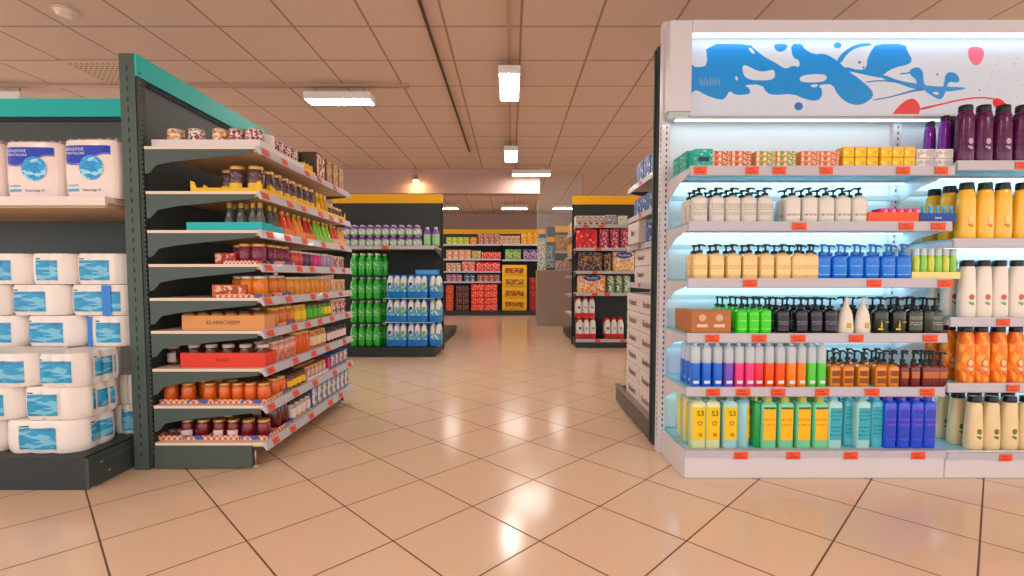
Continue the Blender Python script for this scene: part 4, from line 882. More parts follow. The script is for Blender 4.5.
aisle((jar, 'preserve_jar', .043, .11, .127, orj, pale_lid, None), 2.995, 2, .1, Zs(5), .045, 'orange preserve jar in the checked aisle tray, fifth jar shelf', 'jar', 'orange jars in the aisle tray', .004)
aisle((jar, 'preserve_jar', .04, .105, .122, apj, pale_lid, None), 3.21, 8, .088, Zs(5), .041, 'apricot preserve jar on the aisle edge of the fifth jar shelf', 'jar', 'apricot jars', cols=2)
for k in range(3): place((carton, 'jam_multipack', .11, .1, .1, M('beige pack card', 'e2c3b0', .5), printed('beige amber pack print', 'e6c8a4', '7a3a14', 'd88a2a', 14)), (AXF - .055, 3.985 + k * .12, Zs(5) + .001), 'beige and amber pack at the far end of the fifth jar shelf', 'pack', 'beige amber packs', PI / 2)
# L6 kraft carton
x0, x1 = X(182.5, NY, Zs(6)), -1.4505
kc = tray('kraft_carton', x1 - x0, .13, .085, M('kraft card', 'd8975a', .6), 'KLARRCHSEM', M('kraft ink', '6a3a1c', .5), .032); kc.location = ((x0 + x1) / 2, NY + .062, Zs(6) + .001); tag(kc, 'long open kraft carton of jars with dark lettering, sixth jar shelf', 'carton')
dlid = M('dark jar lid', '3a2c26', .35)
near((jar, 'preserve_jar', .04, .09, .106, apj, dlid, None), (190, 204, 218, 232, 246, 260), Zs(6), .062, 'dark-lidded jar standing in the long kraft carton', 'jar', 'jars in the kraft carton', .005)
mixj = printed('mixed vegetable jar', 'e08a2c', 'c85a24', 'e8c87a', 30, rough=.15); grj = printed('gherkin jar', '7aa83a', '5a8a2a', 'd8c04a', 30, rough=.15)
along_tray(2.99, 3.3, Zs(6), ging, 'checked tray of mixed pickle jars along the aisle, sixth jar shelf', .022, .1)
aisle((jar, 'pickle_jar', .042, .1, .118, mixj, gold, None), 2.995, 3, .1, Zs(6), .044, 'orange mixed pickle jar on the aisle edge of the sixth jar shelf', 'jar', 'orange pickle jars', .004, cols=2)
aisle((jar, 'pickle_jar', .042, .1, .118, printed('corn jar', 'f0c83a', 'd8a020', 'e8e0a0', 30, rough=.15), gold, M('yellow label', 'f4c814', .45)), 3.31, 2, .09, Zs(6), .043, 'yellow corn jar on the aisle edge of the sixth jar shelf', 'jar', 'yellow corn jars', cols=2)
aisle((jar, 'pickle_jar', .044, .1, .118, grj, dlid, M('bright green label', '4cc02a', .45)), 3.5, 3, .094, Zs(6), .045, 'green-labelled jar on the aisle edge of the sixth jar shelf', 'jar', 'green-labelled jars', cols=2)
aisle((jar, 'pickle_jar', .04, .1, .118, grj, dlid, M('yellow label', 'f4c814', .45)), 3.8, 2, .086, Zs(6), .041, 'brown-green jar with yellow label on the sixth jar shelf', 'jar', 'yellow-labelled gherkin jars', cols=2)
pkw = printed('pink white pack print', 'ecd8cc', 'd04858', '4a2a2a', 18)
for k in range(3): place((carton, 'cooking_pack', .1, .1, .125, M('pale pack card', 'e6d2c4', .5), pkw), (AXF - .055, 4.03 + k * .108, Zs(6) + .001), 'pale pack with pink print at the far end of the sixth jar shelf', 'pack', 'pale pink packs', PI / 2)
# L7 red tray
x0, x1 = X(181, NY, Zs(7)), -1.4505
rc = tray('red_carton', x1 - x0, .13, .085, M('red tray card', 'dd3a22', .55), 'SUGO', M('red tray ink', '9a2416', .5), .03); rc.location = ((x0 + x1) / 2, NY + .062, Zs(7) + .001); tag(rc, 'long open red carton of dark jars, seventh jar shelf', 'carton')
dk = printed('dark sauce jar', '42201c', '5a2a24', 'c8b0a0', 30, rough=.15); wl = M('pale chequered lid', 'cdbdb0', .4)
near((jar, 'sauce_jar', .037, .105, .125, dk, wl, None), (195, 212, 229, 246, 263), Zs(7), .06, 'dark sauce jar with pale lid standing in the long red carton', 'jar', 'jars in the red carton', .005)
near((jar, 'sauce_jar', .034, .1, .12, dk, wl, M('pale jar label', 'c9b4ae', .5)), (174,), Zs(7), .09, 'lone dark sauce jar beside the post end of the red carton', 'jar', None)
rdj = printed('red sauce label', 'c83828', 'e8c8b0', 'e8683a', 30, rough=.2)
aisle((jar, 'sauce_jar', .036, .115, .13, rdj, wl, None), 2.99, 4, .08, Zs(7), .037, 'red and white sauce jar on the edge of the seventh jar shelf', 'jar', 'red sauce jars', cols=2)
aisle((jar, 'sauce_jar', .056, .13, .15, printed('big tomato jar', 'e0501c', 'f07a2a', 'c03a14', 20, rough=.15), gold, None), 3.32, 2, .12, Zs(7), .058, 'big tomato orange jar on the edge of the seventh jar shelf', 'jar', 'big tomato jars', cols=2)
aisle((jar, 'sauce_jar', .044, .12, .135, printed('amber bean jar', 'd08a34', 'a8602a', 'e8d0a0', 30, rough=.15), gold, M('cream jar label', 'e4cfa6', .5)), 3.57, 3, .094, Zs(7), .045, 'amber jar with cream label on the edge of the seventh jar shelf', 'jar', 'amber cream-labelled jars', cols=2)
aisle((jar, 'sauce_jar', .034, .11, .13, gel('near black sauce', '2a1a18'), black, M('pink jar label', 'e6c4ba', .5)), 3.86, 6, .075, Zs(7), .035, 'near black jar with pink label far along the seventh jar shelf', 'jar', 'near black jars', cols=2)
# L8 orange jars
near_tray(160, 214, Zs(8), ging, 'checked tray at the post end of the eighth jar shelf', .024, .13)
near_tray(215, 271, Zs(8), ging, 'checked tray at the corner of the eighth jar shelf', .024, .13)
och = gel('carrot preserve', 'e0641a')
near((jar, 'preserve_jar', .039, .095, .11, och, gold, None), (171.5, 189, 210.5), Zs(8), .06, 'carrot orange jar in the tray at the post end, eighth jar shelf', 'jar', 'carrot jars at the post end', .004)
near((jar, 'preserve_jar', .036, .095, .11, och, gold, None), (225.5, 238.5, 251, 264), Zs(8), .06, 'carrot orange jar in the corner tray of the eighth jar shelf', 'jar', 'carrot jars in the corner tray', .004)
near((jar, 'preserve_jar', .036, .095, .11, och, gold, None), (205, 219, 232), Zs(8), .15, 'carrot orange jar in the back line of the eighth jar shelf', 'jar', 'carrot jars back line', .004)
along_tray(2.985, 3.16, Zs(8), ging, 'checked tray of carrot jars along the aisle, eighth jar shelf', .024, .1)
aisle((jar, 'preserve_jar', .038, .095, .11, och, gold, None), 2.99, 2, .082, Zs(8), .039, 'carrot orange jar on the aisle edge of the eighth jar shelf', 'jar', 'carrot jars aisle', .004)
aisle((jar, 'spice_jar', .032, .08, .1, printed('dark antipasto jar', '4a2418', 'b83a20', 'e8b83a', 30, rough=.15), dlid, M('yellow label', 'f4c814', .45)), 3.17, 4, .07, Zs(8), .033, 'small dark jar with yellow label on the eighth jar shelf', 'jar', 'small dark yellow-labelled jars', cols=3)
aisle((jar, 'spice_jar', .034, .085, .1, printed('pink paste jar', 'dcbcae', 'b8503a', 'e8dccf', 30, rough=.2), gold, None), 3.46, 5, .074, Zs(8), .035, 'pale pink paste jar on the aisle edge of the eighth jar shelf', 'jar', 'pale pink paste jars', cols=3)
along_tray(3.45, 3.84, Zs(8), wt, 'long white tray of pale pink jars, eighth jar shelf', .022, .09)
blt = M('blue pack card', '1f6cb0', .5)
o = place((carton, 'cooking_pack', .05, .12, .1, M('magenta pack card', 'd81a6a', .5), None), (AXF - .065, 3.88, Zs(8) + .001), 'narrow magenta pack before the blue ones, eighth jar shelf', 'pack', None, PI / 2)
for k in range(4): place((carton, 'cooking_pack', .094, .2, .115, blt, printed('blue pack front print', 'ddd0c8', 'c05a3a', '4a5aa8', 22)), (AXF - .105, 3.965 + k * .1, Zs(8) + .001), 'blue-topped cooking pack at the far end of the eighth jar shelf', 'pack', 'blue-topped packs eighth shelf', PI / 2)
# L9 wine jars
near_tray(156, 208, Zs(9), ging, 'checked tray at the post end of the bottom jar shelf', .026, .14)
near_tray(209, 270, Zs(9), ging, 'checked tray at the corner of the bottom jar shelf', .026, .14)
wj = gel('wine beetroot', '7a1420'); wlab = M('white jar label', 'e6d4cb', .5)
near((jar, 'beet_jar', .036, .09, .105, wj, gold, wlab, 2, (.1, .5)), (188, 220, 234), Zs(9), .06, 'wine red jar with white label at the near end of the bottom shelf', 'jar', 'wine jars with white label', .004)
near((jar, 'beet_jar', .038, .09, .105, wj, gold, None), (204, 249, 264), Zs(9), .06, 'plain wine red jar with gold lid at the near end of the bottom shelf', 'jar', 'plain wine jars', .004)
near((jar, 'beet_jar', .036, .09, .105, wj, gold, None), (214, 229), Zs(9), .16, 'wine red jar in the back line of the bottom jar shelf', 'jar', 'wine jars back line', .004)
along_tray(2.99, 3.2, Zs(9), ging, 'checked tray of big wine jars along the aisle, bottom shelf', .026, .11)
aisle((jar, 'beet_jar', .046, .14, .16, gel('deep beetroot', '5a0f1c'), pale_lid, None), 2.995, 2, .1, Zs(9), .048, 'tall deep red jar on the aisle edge of the bottom shelf', 'jar', 'tall deep red jars', .004, cols=2)
aisle((jar, 'olive_jar', .036, .11, .13, printed('olive white jar', '4a3424', 'e8dccb', 'b8862a', 24, rough=.2), dlid, M('white jar label', 'e6d4cb', .5)), 3.21, 4, .08, Zs(9), .037, 'dark jar with large white label on the bottom jar shelf', 'jar', 'dark white-labelled jars', cols=3)
for k in range(8): place((carton, 'cooking_pack', .094, .22, .15, blt, printed('blue food pack print', 'd8dcd8', 'e0a83a', '3a78b8', 18)), (AXF - .115, 3.585 + k * .1, Zs(9) + .001), 'blue cooking pack with food picture on the bottom jar shelf', 'pack', 'blue packs bottom shelf', PI / 2)
# ------------------------------------------------------------------ toilet paper gondola stock
tpw = M('white film over rolls', 'ece4dc', .35, coat=.2)
tpl = printed('toilet paper blue print', '7cc4de', '2a9ccc', '3a86b8', 10, stretch=(.5, .5, 2.2), t1=.46, t2=.8)
def PX(px, Y, z): return X(px, Y, z)
def paper(w, d, hh, lx0, lx1, side=False, cols=3): return (soft_pack, 'toilet_paper_pack', w, d, hh, tpw, None if lx0 is None else tpl, .017, cols, (lx0 or 0, lx1 or 0, .13, .78), None, None, 1, tpl if side else None)
BZ = .181; HP = .178
rows_y = [(BZ + i * (HP + .003)) for i in range(7)]
def pk(x0px, x1px, Y, i, lx, label, side=False, d=.3, zextra=0, cols=3, hh=HP, grp=None, rz=0):
    z = rows_y[i] + zextra; x0, x1 = PX(x0px, Y, z + .09), PX(x1px, Y, z + .09)
    return place(paper(round(x1 - x0 - .004, 2), d, hh, lx and lx[0], lx and lx[1], side, cols), ((x0 + x1) / 2, Y + d / 2, z + .002), label, 'toilet paper', grp, rz)
# front stack of three courses: bottom (0), middle (1), top (2)
pk(-70, -4, 2.55, 0, (-.3, .3), 'toilet paper pack at the frame edge, lowest course of the stack')
pk(-4, 79, 2.55, 0, (-.27, .26), 'toilet paper pack with a small blue label, lowest course beside the corner', True)
o = pk(108, 140, 2.88, 0, (-.1, .45), 'toilet paper pack behind the corner of the lowest course, next to the post', d=.25)
pk(-56, 15, 2.555, 1, (-.2, .40), 'toilet paper pack at the frame edge, second course from the floor')
pk(15, 81, 2.555, 1, (-.40, .14), 'toilet paper pack at the corner of the second course, blue labels on two sides', True)
o = pk(104, 138, 2.88, 1, None, 'toilet paper pack with no label showing, second course beside the post', d=.25)
pk(-50, 30, 2.54, 2, (-.2, .46), 'toilet paper pack at the frame edge, third course with a wide blue label')
pk(30, 80, 2.54, 2, (-.44, .40), 'toilet paper pack jutting forward at the corner of the third course', True, d=.32)
# upper courses, set further back
Y2 = 2.80
pk(-52, 18.5, Y2, 3, (-.1, .44), 'toilet paper pack at the frame edge, fourth course below the shelf')
pk(19, 78, Y2, 3, (-.46, .3), 'toilet paper pack in the middle of the fourth course, wide blue label')
o = pk(78.5, 126.2, Y2, 3, (-.2, .44), 'strapped toilet paper pack beside the post, fourth course')
pk(-40, 3, Y2, 4, (-.1, .3), 'toilet paper pack cut by the frame, fifth course')
pk(3, 62, Y2, 4, (-.42, .26), 'toilet paper pack with a slanting blue label, fifth course')
o2 = pk(62.5, 126.2, Y2, 4, (-.44, .46), 'toilet paper pack crossed by a broad blue strap, fifth course')
pk(-42, 24, Y2 + .01, 5, (-.1, .36), 'toilet paper pack at the frame edge, topmost course')
pk(24, 69, Y2 + .01, 5, (-.3, .3), 'toilet paper pack in the middle of the topmost course', cols=2)
pk(69, 123, Y2 + .01, 5, (-.4, .3), 'toilet paper pack beside the post, topmost course')
strap = M('blue strap', '1f7ad8', .3)
for i, a, b_, par in ((3, 86.5, 91, o), (4, 101, 110, o2)):
    z = rows_y[i]; x0, x1 = PX(a, Y2 - .01, z + .09), PX(b_, Y2 - .01, z + .09)
    s_ = MB().box(-(x1 - x0) / 2, (x1 - x0) / 2, -.0022, 0, .002, HP - .002, strap).build('strap', par); s_.location = ((x0 + x1) / 2 - par.location.x, -.152, 0)
# filler packs behind the lower courses (their tops carry the upper ones)
for i in range(3):
    for k in range(3):
        place(paper(.3, .27, HP, None, None), (-2.56 - k * .32, 3.2, rows_y[i] + .002), 'toilet paper pack at the back of the lower courses', 'toilet paper', 'packs at the back of the stack')
# diapers on the shelf
dpw = M('white film diaper', 'ead8cf', .35, coat=.3); navy = M('royal blue film', '0c2cb4', .4, coat=.1); sky = printed('sky circle print', '1290d6', '9adcf0', '2aa6e0', 18, t1=.53, t2=.8, stretch=(1, 1, 1.3))
def diaper():
    r = soft_pack('diaper_pack', .33, .2, .315, dpw, None, .014, 1, lumps=1)
    body = r.children[0]
    W_ = .33
    def offd(x, z):
        HX = .165 - .014; v = min(max(z / .315, 0), 1); ins = 1 - .045 * abs(2 * v - 1) ** 8 - .006 * math.sin(9 * v + 3 * .33)
        t = min(max(x / (HX * ins), -.86), .86); u = (t / (2 ** -.125) + 1) / 2
        o_ = .014 * (abs(math.sin(PI * u)) ** .55) * (.75 + .25 * abs(math.sin(PI * v)) ** .5) * min(1, 9 * min(u, 1 - u))
        return (.086 * (1 - abs(t) ** 8) ** .125 + o_) * ins - .086
    def sheet(name, f0, f1, mat, x0, x1, e, n=24):
        b = MB(); vs = []; nz = 8
        for j in range(nz + 1):
            for i in range(n + 1):
                x = x0 + (x1 - x0) * i / n; z = f0(x) + (f1(x) - f0(x)) * j / nz; vs.append((x, -.086 - offd(x, z) - e, z))
        b.add(vs, [(j * (n + 1) + i, j * (n + 1) + i + 1, (j + 1) * (n + 1) + i + 1, (j + 1) * (n + 1) + i) for j in range(nz) for i in range(n)], mat, True)
        return b.build(name, r, fix=False)
    wave = lambda x: .215 + .03 * math.sin((x - .02) * 17)
    sheet('blue_band', wave, lambda x: .285, navy, -.13, .13, .0025)
    sheet('blue_band_edge', lambda x: wave(x) - .008, lambda x: wave(x) - .002, M('blue band hairline', '4a66c4', .4), -.13, .13, .0022)
    b = MB(); vs = [(.028, -.086 - offd(.028, .165) - .004, .165)]
    for k in range(32): a = 2 * PI * k / 32; x, z = .028 + .068 * math.cos(a), .165 + .068 * math.sin(a); vs.append((x, -.086 - offd(x, z) - .004, z))
    b.add(vs, [(0, 1 + k, 1 + (k + 1) % 32) for k in range(32)], sky, True); b.build('blue_disc', r, fix=False)
    cy = M('cyan lettering', '3fa8cc', .4); wh = M('white lettering', 'd8e4f6', .4)
    text('SENSITIVE', .024, wh, 'lettering', r, (-.062, -.1035, .262)); text('PANTALONI', .02, wh, 'lettering', r, (-.062, -.1035, .24))
    text('Comfort', .02, cy, 'lettering', r, (-.085, -.104, .068)); text('Extra Large 10', .018, M('label ink', '223038', .5), 'lettering', r, (.03, -.104, .042))
    sheet('cyan_strip', lambda x: .036, lambda x: .05, cy, -.125, -.05, .002)
    b = MB(); q = []
    for i in range(13):
        x = -.15 + .3 * i / 12; q.append((x, .316 + .014 * abs(math.sin(i * 1.7)) + .004))
    b.prism([(-.15, .312)] + q + [(.15, .312)], -.06, .06, M('clear crinkled film', 'cfc8c4', .15, alpha=.45)); b.build('film_top', r)
    return r
place((diaper,), (X(29, 2.78, 1.7), 2.88, 1.578), 'diaper pack with a blue band and disc, left one of the two whole packs', 'diaper pack', None, .02)
place((diaper,), (X(89, 2.78, 1.7), 2.87, 1.578), 'diaper pack with a blue band and disc standing beside the charcoal post', 'diaper pack', None, -.04, (1, 1, 1.03))
place((diaper,), (X(-31, 2.78, 1.7), 2.88, 1.578), 'diaper pack mostly cut off by the frame edge', 'diaper pack', None, 0)
# ------------------------------------------------------------------ aisle end gondola with green bottles
def soda(name, w, hh, body, lab, cap, labz=(.3, .62), sh=None):
    r = empty(name)
    b = MB(); b.loft([(w * .8, w * .8, 0), (w, w, hh * .06), (w * .97, w * .97, hh * .3), (w, w, hh * .62), (w * .75, w * .75, hh * .8), (w * .34, w * .34, hh * .92), (w * .34, w * .34, hh * .94)], body, 14); b.build('body', r)
    if lab: MB().loft([(w * 1.01, w * 1.01, hh * labz[0]), (w * 1.01, w * 1.01, hh * labz[1])], lab, 14, cap=(0, 0)).build('printed_label', r)
    if sh: MB().loft([(w * 1.015, w * 1.015, hh * .63), (w * .78, w * .78, hh * .8), (w * .5, w * .5, hh * .88)], sh, 14, cap=(0, 0)).build('shoulder_film', r)
    MB().loft([(w * .5, w * .5, hh * .91), (w * .5, w * .5, hh * .985), (w * .42, w * .42, hh)], cap, 12).build('cap', r); return r
grn = gel('green soda', '22b436'); grl = printed('green soda label', '2bb03a', '4fc052', 'a6dca0', 20, t2=.8); wcap = M('pale green cap', 'd9e6c8', .4)
FYs = 6.83
zt = [.145, .48, .815, 1.15]
cardg = M('dark card sheet', '2c3a2a', .6)
for t, z in enumerate(zt):
    if t: tag(MB().box(-2.35, -1.86, FYs + .01, FYs + .33, z - .013, z - .003, cardg).build('card_sheet'), ['', 'card sheet on the lowest layer of green soda', 'card sheet on the second layer of green soda', 'card sheet on the third layer of green soda'][t], 'card sheet')
    for k, px in enumerate((352.5, 360.5, 368, 375.5)):
        for r_ in range(2):
            place((soda, 'soda_bottle', .05, .315, grn, grl, wcap), (X(px, FYs, z + .15), FYs + .07 + r_ * .11, z), 'green soda bottle in layer %s of the stack, %s' % (('lowest', 'second', 'third', 'top')[t], 'front row' if r_ == 0 else 'behind'), 'bottle', 'green sodas layer %d row %d' % (t, r_), 0)
    place((soda, 'soda_bottle', .05, .315, grn, grl, wcap), (X(384, FYs + .25, z + .15), FYs + .28, z), 'green soda bottle set back by the blue packs, %s layer' % ('lowest', 'second', 'third', 'top')[t], 'bottle', None)
pur = M('purple film', '8c48b4', .35); pale = M('pale lilac cap', 'e4d4e8', .4); grb2 = printed('green white detergent', 'e6ebe2', '8cc884', 'd8c4e0', 20)
zf = 1.565
def softener(hh=.148):
    return soda('softener_bottle', .05, hh, M('pale green bottle', '8fc486', .35), grb2, pale, (.12, .6), pur)
for t in range(2):
    for k in range(13):
        px = 337 + k * 7.9
        if k > 10: continue
        for r_ in range(2): place((softener,), (X(px, FYs + .02, zf + .15), FYs + .09 + r_ * .1, zf + .001 + t * .15), 'purple-shouldered bottle, %s tier over the soda, %s' % (('lower', 'upper')[t], 'front row' if r_ == 0 else 'behind'), 'bottle', 'purple-shouldered bottles %d %d' % (t, r_))
for k in range(2): place((soda, 'cleaner_bottle', .05, .27, M('pale green bottle', '8fc486', .35), M('soft green label', '9ccf92', .4), pale, (.12, .6), pur), (X(426.5 + k * 8.5, FYs + .02, zf + .15), FYs + .1, zf + .001), 'taller pale green bottle at the end of the purple-shouldered rows', 'bottle', 'taller pale green bottles')
# blue and white water packs
wb = M('milky bottle', 'e3e6ea', .35); bw = printed('blue film print', '3a96d8', 'd8e8f0', '6abf6a', 14); bfilm = M('blue shrink film', '1a78cc', .3)
def water_pack():
    r = empty('water_pack')
    for k in range(3):
        for j in range(2):
            b = MB(); x = (k - 1) * .082; y = (j - .5) * .085
            b.loft([(.034, .034, .0), (.038, .038, .01), (.038, .038, .19), (.03, .03, .23), (.014, .014, .255), (.014, .014, .26)], wb, 14, c=(x, y)); o = b.build('bottle', r)
            MB().loft([(.016, .016, .2605), (.016, .016, .275)], bfilm, 10, c=(x, y)).build('cap', o)
    b = MB(); b.loft([(.126, .088, .004), (.128, .09, .02), (.128, .09, .08)], bfilm, 28, 6, cap=(0, 0)); b.loft([(.1285, .0905, .0805), (.1285, .0905, .15)], bw, 28, 6, cap=(0, 0)); b.build('film_band', r)
    b = MB()
    for k in range(3):
        b.loft([(.0, .0, 0), (.021, .021, .0)], white_p, 12, c=(0, 0), cap=(0, 0))
    for k in range(3):
        d_ = MB().loft([(.02, .02, 0), (.02, .02, .001)], [M('badge navy', '1c3a78', .4), M('badge grey', 'a9b4c0', .4), M('badge green', '7fae3a', .4)][k], 14).build('badge', r); d_.location = ((k - 1) * .082, -.0815, .165); d_.rotation_euler = (PI / 2, 0, 0)
    b = MB(); b.prism([(-.128, .1), (.128, .1), (.128, .262), (.04, .272), (-.04, .266), (-.128, .262)], .09, .093, bfilm); b.build('film_back', r)
    return r
zw = [.145, .487, .829]
for t, z in enumerate(zw):
    hgt = ('lowest', 'middle', 'top')[t]
    for k, px in enumerate((395.8, 416.9)):
        s_ = (1.15, 1.0, 1.21)
        for r_ in range(2):
            place((water_pack,), (X(px, FYs, z + .12), FYs + .11 + r_ * .205, z), 'blue film pack of milky bottles, %s layer, %s' % (hgt, ('next to the soda' if k == 0 else 'next to the stack corner') + (', front' if r_ == 0 else ', behind')), 'bottle pack', None, 0, s_)
    place((water_pack,), (X(434.5, FYs, z + .12), FYs + .16, z), 'blue film pack turned sideways at the stack corner, %s layer' % hgt, 'bottle pack', None, PI / 2, (.98, .96, 1.21))
    if t < 2: tag(MB().box(-1.82, -1.09, FYs + .01, FYs + .42, z + .3345, z + .341, M('white card sheet', 'cfd6da', .5)).build('card_sheet'), 'white card sheet on the %s layer of blue film packs' % hgt, 'card sheet')
o = carton('blue_box', .32, .2, .07, M('bright blue box', '1f86d8', .5), M('pale blue print', '5ab0e8', .5)); o.location = (X(426, FYs + .2, 1.17), FYs + .33, 1.165); tag(o, 'flat bright blue box lying on top of the blue film packs', 'box')
# ------------------------------------------------------------------ snack gondola on the far right
EY = 7.715
def ebox(x0, x1, y0z, hh, d, side, front, label, cat, name, dz=.001, dy=.03, soft=False, grp=None):
    a, b_ = X(x0, EY, y0z), X(x1, EY, y0z)
    if soft: kind = (soft_pack, name, round(b_ - a - .006, 3), d, hh, front, None, .015, 2)
    else: kind = (carton, name, round(b_ - a - .006, 3), d, hh, side, front)
    return place(kind, ((a + b_) / 2, EY + dy + d / 2, y0z + dz), label, cat, grp)
bis = printed('biscuit print', 'c8a898', '6a3a30', 'e4dcd4', 24)
for k in range(5): ebox(576 + k * 5.8, 581.8 + k * 5.8, 1.95, .15, .2, M('biscuit side', 'd8c8bc', .5), bis, 'narrow brown and white biscuit box on the top snack shelf', 'box', 'biscuit_box', grp='narrow biscuit boxes')
ebox(605.5, 617, 1.95, .16, .2, M('biscuit side', 'd8c8bc', .5), printed('blue biscuit print', '4a6a8a', 'e4dcd4', 'c8b0a0', 16), 'blue and white biscuit box beside the narrow ones, top snack shelf', 'box', 'biscuit_box')
ebox(618, 628, 1.95, .15, .2, M('biscuit side', 'd8c8bc', .5), printed('pale green biscuit print', 'd8dcc8', '9ab87a', 'e4dcd4', 16), 'pale green biscuit box near the frame of boxes, top snack shelf', 'box', 'biscuit_box')
rdw = printed('red wrap print', 'd8141c', 'ea3434', 'f0c0c0', 10, t1=.56, t2=.84); rdx = printed('red white wrap', 'd41820', 'f0d8d8', '2a4a8a', 12)
ebox(577, 599, 1.59, .30, .2, None, rdw, 'large red wrapped pack on the second snack shelf', 'pack', 'red_pack', soft=True)
for k in range(3): ebox(600 + k * 10.5, 610 + k * 10.5, 1.59, .30, .2, None, rdx, 'red and white wrapped pack beside the large red one', 'pack', 'red_pack', soft=True, grp='red and white packs')
ebox(579, 604, 1.225, .30, .2, None, printed('navy croissant print', '24344e', 'd89a5a', 'b87838', 10, t1=.6), 'navy bread pack with brown pictures on the third snack shelf', 'pack', 'bread_pack', soft=True)
ebox(605, 612, 1.225, .29, .2, None, printed('navy gold print', '2a3450', 'e0b060', 'd89a5a', 12), 'narrow navy and gold pack between two larger ones, third snack shelf', 'pack', 'bread_pack', soft=True)
o = ebox(613, 636, 1.225, .31, .2, None, printed('yellow bread print', 'e8c070', 'e0903a', 'f0e8d8', 10), 'big yellow bread pack with blue mark on the third snack shelf', 'pack', 'bread_pack', soft=True)
def oval(o, rx, rz_, z, y, mat, word=None, x=0):
    b = MB(); b.prism([(rx * math.cos(2 * PI * i / 20), rz_ * math.sin(2 * PI * i / 20)) for i in range(20)], -.002, .002, mat); e_ = b.build('brand_oval', o); e_.location = (x, y, z)
    if word: text(word, rz_ * 1.2, white_p, 'lettering', o, (x, y - .003, z))
ovb = M('oval blue', '1f3a9a', .4)
oval(o, .13, .05, .25, -.118, ovb, 'Panfette'); 
o = ebox(578, 607, .876, .28, .2, None, printed('toast print', 'e88a2a', 'f0c890', 'e8dccb', 10), 'long orange toast pack with blue oval on the fourth snack shelf', 'pack', 'toast_pack', soft=True)
oval(o, .14, .045, .235, -.118, ovb, 'Panfette')
for k in range(3): 
    o = ebox(608 + k * 8, 615.5 + k * 8, .876, .27, .2, None, printed('green pack print', 'dfe4d0', '4a9a3a', '2a6a3a', 12), 'white and green snack pack beside the long toast pack', 'pack', 'snack_pack', soft=True, grp='white and green packs')
mb = M('milk bottle white', 'e6e2dc', .35)
def milk_pack():
    r = empty('milk_pack')
    for k in range(3):
        for j in range(2):
            x = (k - 1) * .105; y = (j - .5) * .105
            o = MB().loft([(.046, .046, 0), (.05, .05, .01), (.05, .05, .2), (.036, .036, .25), (.02, .02, .27)], mb, 14, c=(x, y)).build('bottle', r)
            MB().loft([(.024, .024, .2705), (.024, .024, .295)], M('red cap', 'd81e1c', .35), 12, c=(x, y)).build('cap', o)
            if j == 0: 
                d_ = MB().loft([(.02, .02, 0), (.02, .02, .002)], [M('badge navy', '1c3a78', .4), M('badge grey', 'a9b4c0', .4), M('badge green', '7fae3a', .4)][k], 12).build('badge', o); d_.location = (x, -.1045, .15); d_.rotation_euler = (PI / 2, 0, 0)
    MB().loft([(.157, .105, .004), (.159, .107, .07)], M('red shrink film', 'd02020', .3), 28, 6, cap=(0, 0)).build('film_band', r); 
    MB().prism([(-.157, .22), (.157, .22), (.15, .27), (-.15, .27)], .0, .1, M('red shrink film', 'd02020', .3)).build('film_back', r); return r
for px, z, lb, dy in ((587, .141, 'lower milk pack with red caps next to the post of the snack gondola', .14), (615, .141, 'lower milk pack with red caps nearer the box gondola', .14), (586, .475, 'milk pack with red caps stacked on the lower one', .14)):
    place((milk_pack,), (X(px, EY, z + .15), EY + dy, z), lb, 'bottle pack', None, 0, (1.0, 1.0, 1.12))
for z in (.445, .141): pass
# side run stock (edge on)
for i, z in enumerate((1.5, 1.9)):
    for k in range(4): place((carton, 'snack_box', .24, .2, .24, M('amber side', 'd8a030', .5), printed('amber snack print', 'e0a82a', 'c86a2a', 'f2e0c8', 14)), (1.215, 8.45 + k * .34, z + .001), 'amber snack box on the %s shelf of the run beside the snack gondola' % ('fifth', 'top')[i], 'box', 'amber snack boxes %d' % i, -PI / 2)
# ------------------------------------------------------------------ back wall stock
GY = 14.235
def gbox(x0, x1, z, hh, key, cols, label, grp=None, n=1, cat='box', name='grocery_box', d=.3, y=GY, dz=0.001):
    w_ = (x1 - x0) / n
    for k in range(n):
        a, b_ = X(x0 + k * w_, y, z), X(x0 + (k + 1) * w_, y, z)
        place((carton, name, round(b_ - a - .008, 3), d, hh, M('g side ' + key, cols[0], .5), printed('g print ' + key, cols[0], cols[1], cols[2], 9)), ((a + b_) / 2, y + d / 2, z + dz), label, cat, grp)
g = [2.09, 1.66, 1.30, 1.0]
gbox(446, 469, g[0], .2, 'lime', ('b8c22e', 'd8d84a', '6a8a2a'), 'lime green box on the top shelf of the back wall', 'lime boxes back wall', 4)
gbox(470, 477, g[0], .2, 'org', ('e08a2c', 'f0b04a', 'b8541c'), 'orange box between the lime and the pink ones, top back wall shelf')
gbox(478, 500, g[0], .32, 'pinkbrown', ('b8806a', 'd8a8a0', '7a2a24'), 'pink-brown box on the top shelf of the back wall', 'pink-brown boxes', 4)
gbox(500, 520, g[0], .24, 'pinkgreen', ('d8a898', 'c85a4a', '5a9a4a'), 'mixed pink and green box on the top back wall shelf', 'pink-green boxes', 4)
gbox(521, 539, g[0], .36, 'amber', ('e8a020', 'f0c040', 'a85a1c'), 'tall amber pack at the counter end of the top back wall shelf', 'tall amber packs', 3)
for t in range(2): gbox(446, 471, g[1], .13, 'peach', ('d8a088', 'e8c8b0', 'c8502c'), 'peach box in the %s course of the second back wall shelf' % ('lower', 'upper')[t], 'peach boxes %d' % t, 4, dz=.001 + t * .132)
gbox(471.5, 481, g[1], .24, 'olive', ('a8a050', '5a7a3a', 'd8c890'), 'olive box beside the peach ones, second back wall shelf')
gbox(481.5, 501, g[1], .2, 'crimson', ('d02a24', 'e84a3a', 'e8b0a0'), 'crimson box on the second back wall shelf', 'crimson boxes', 3)
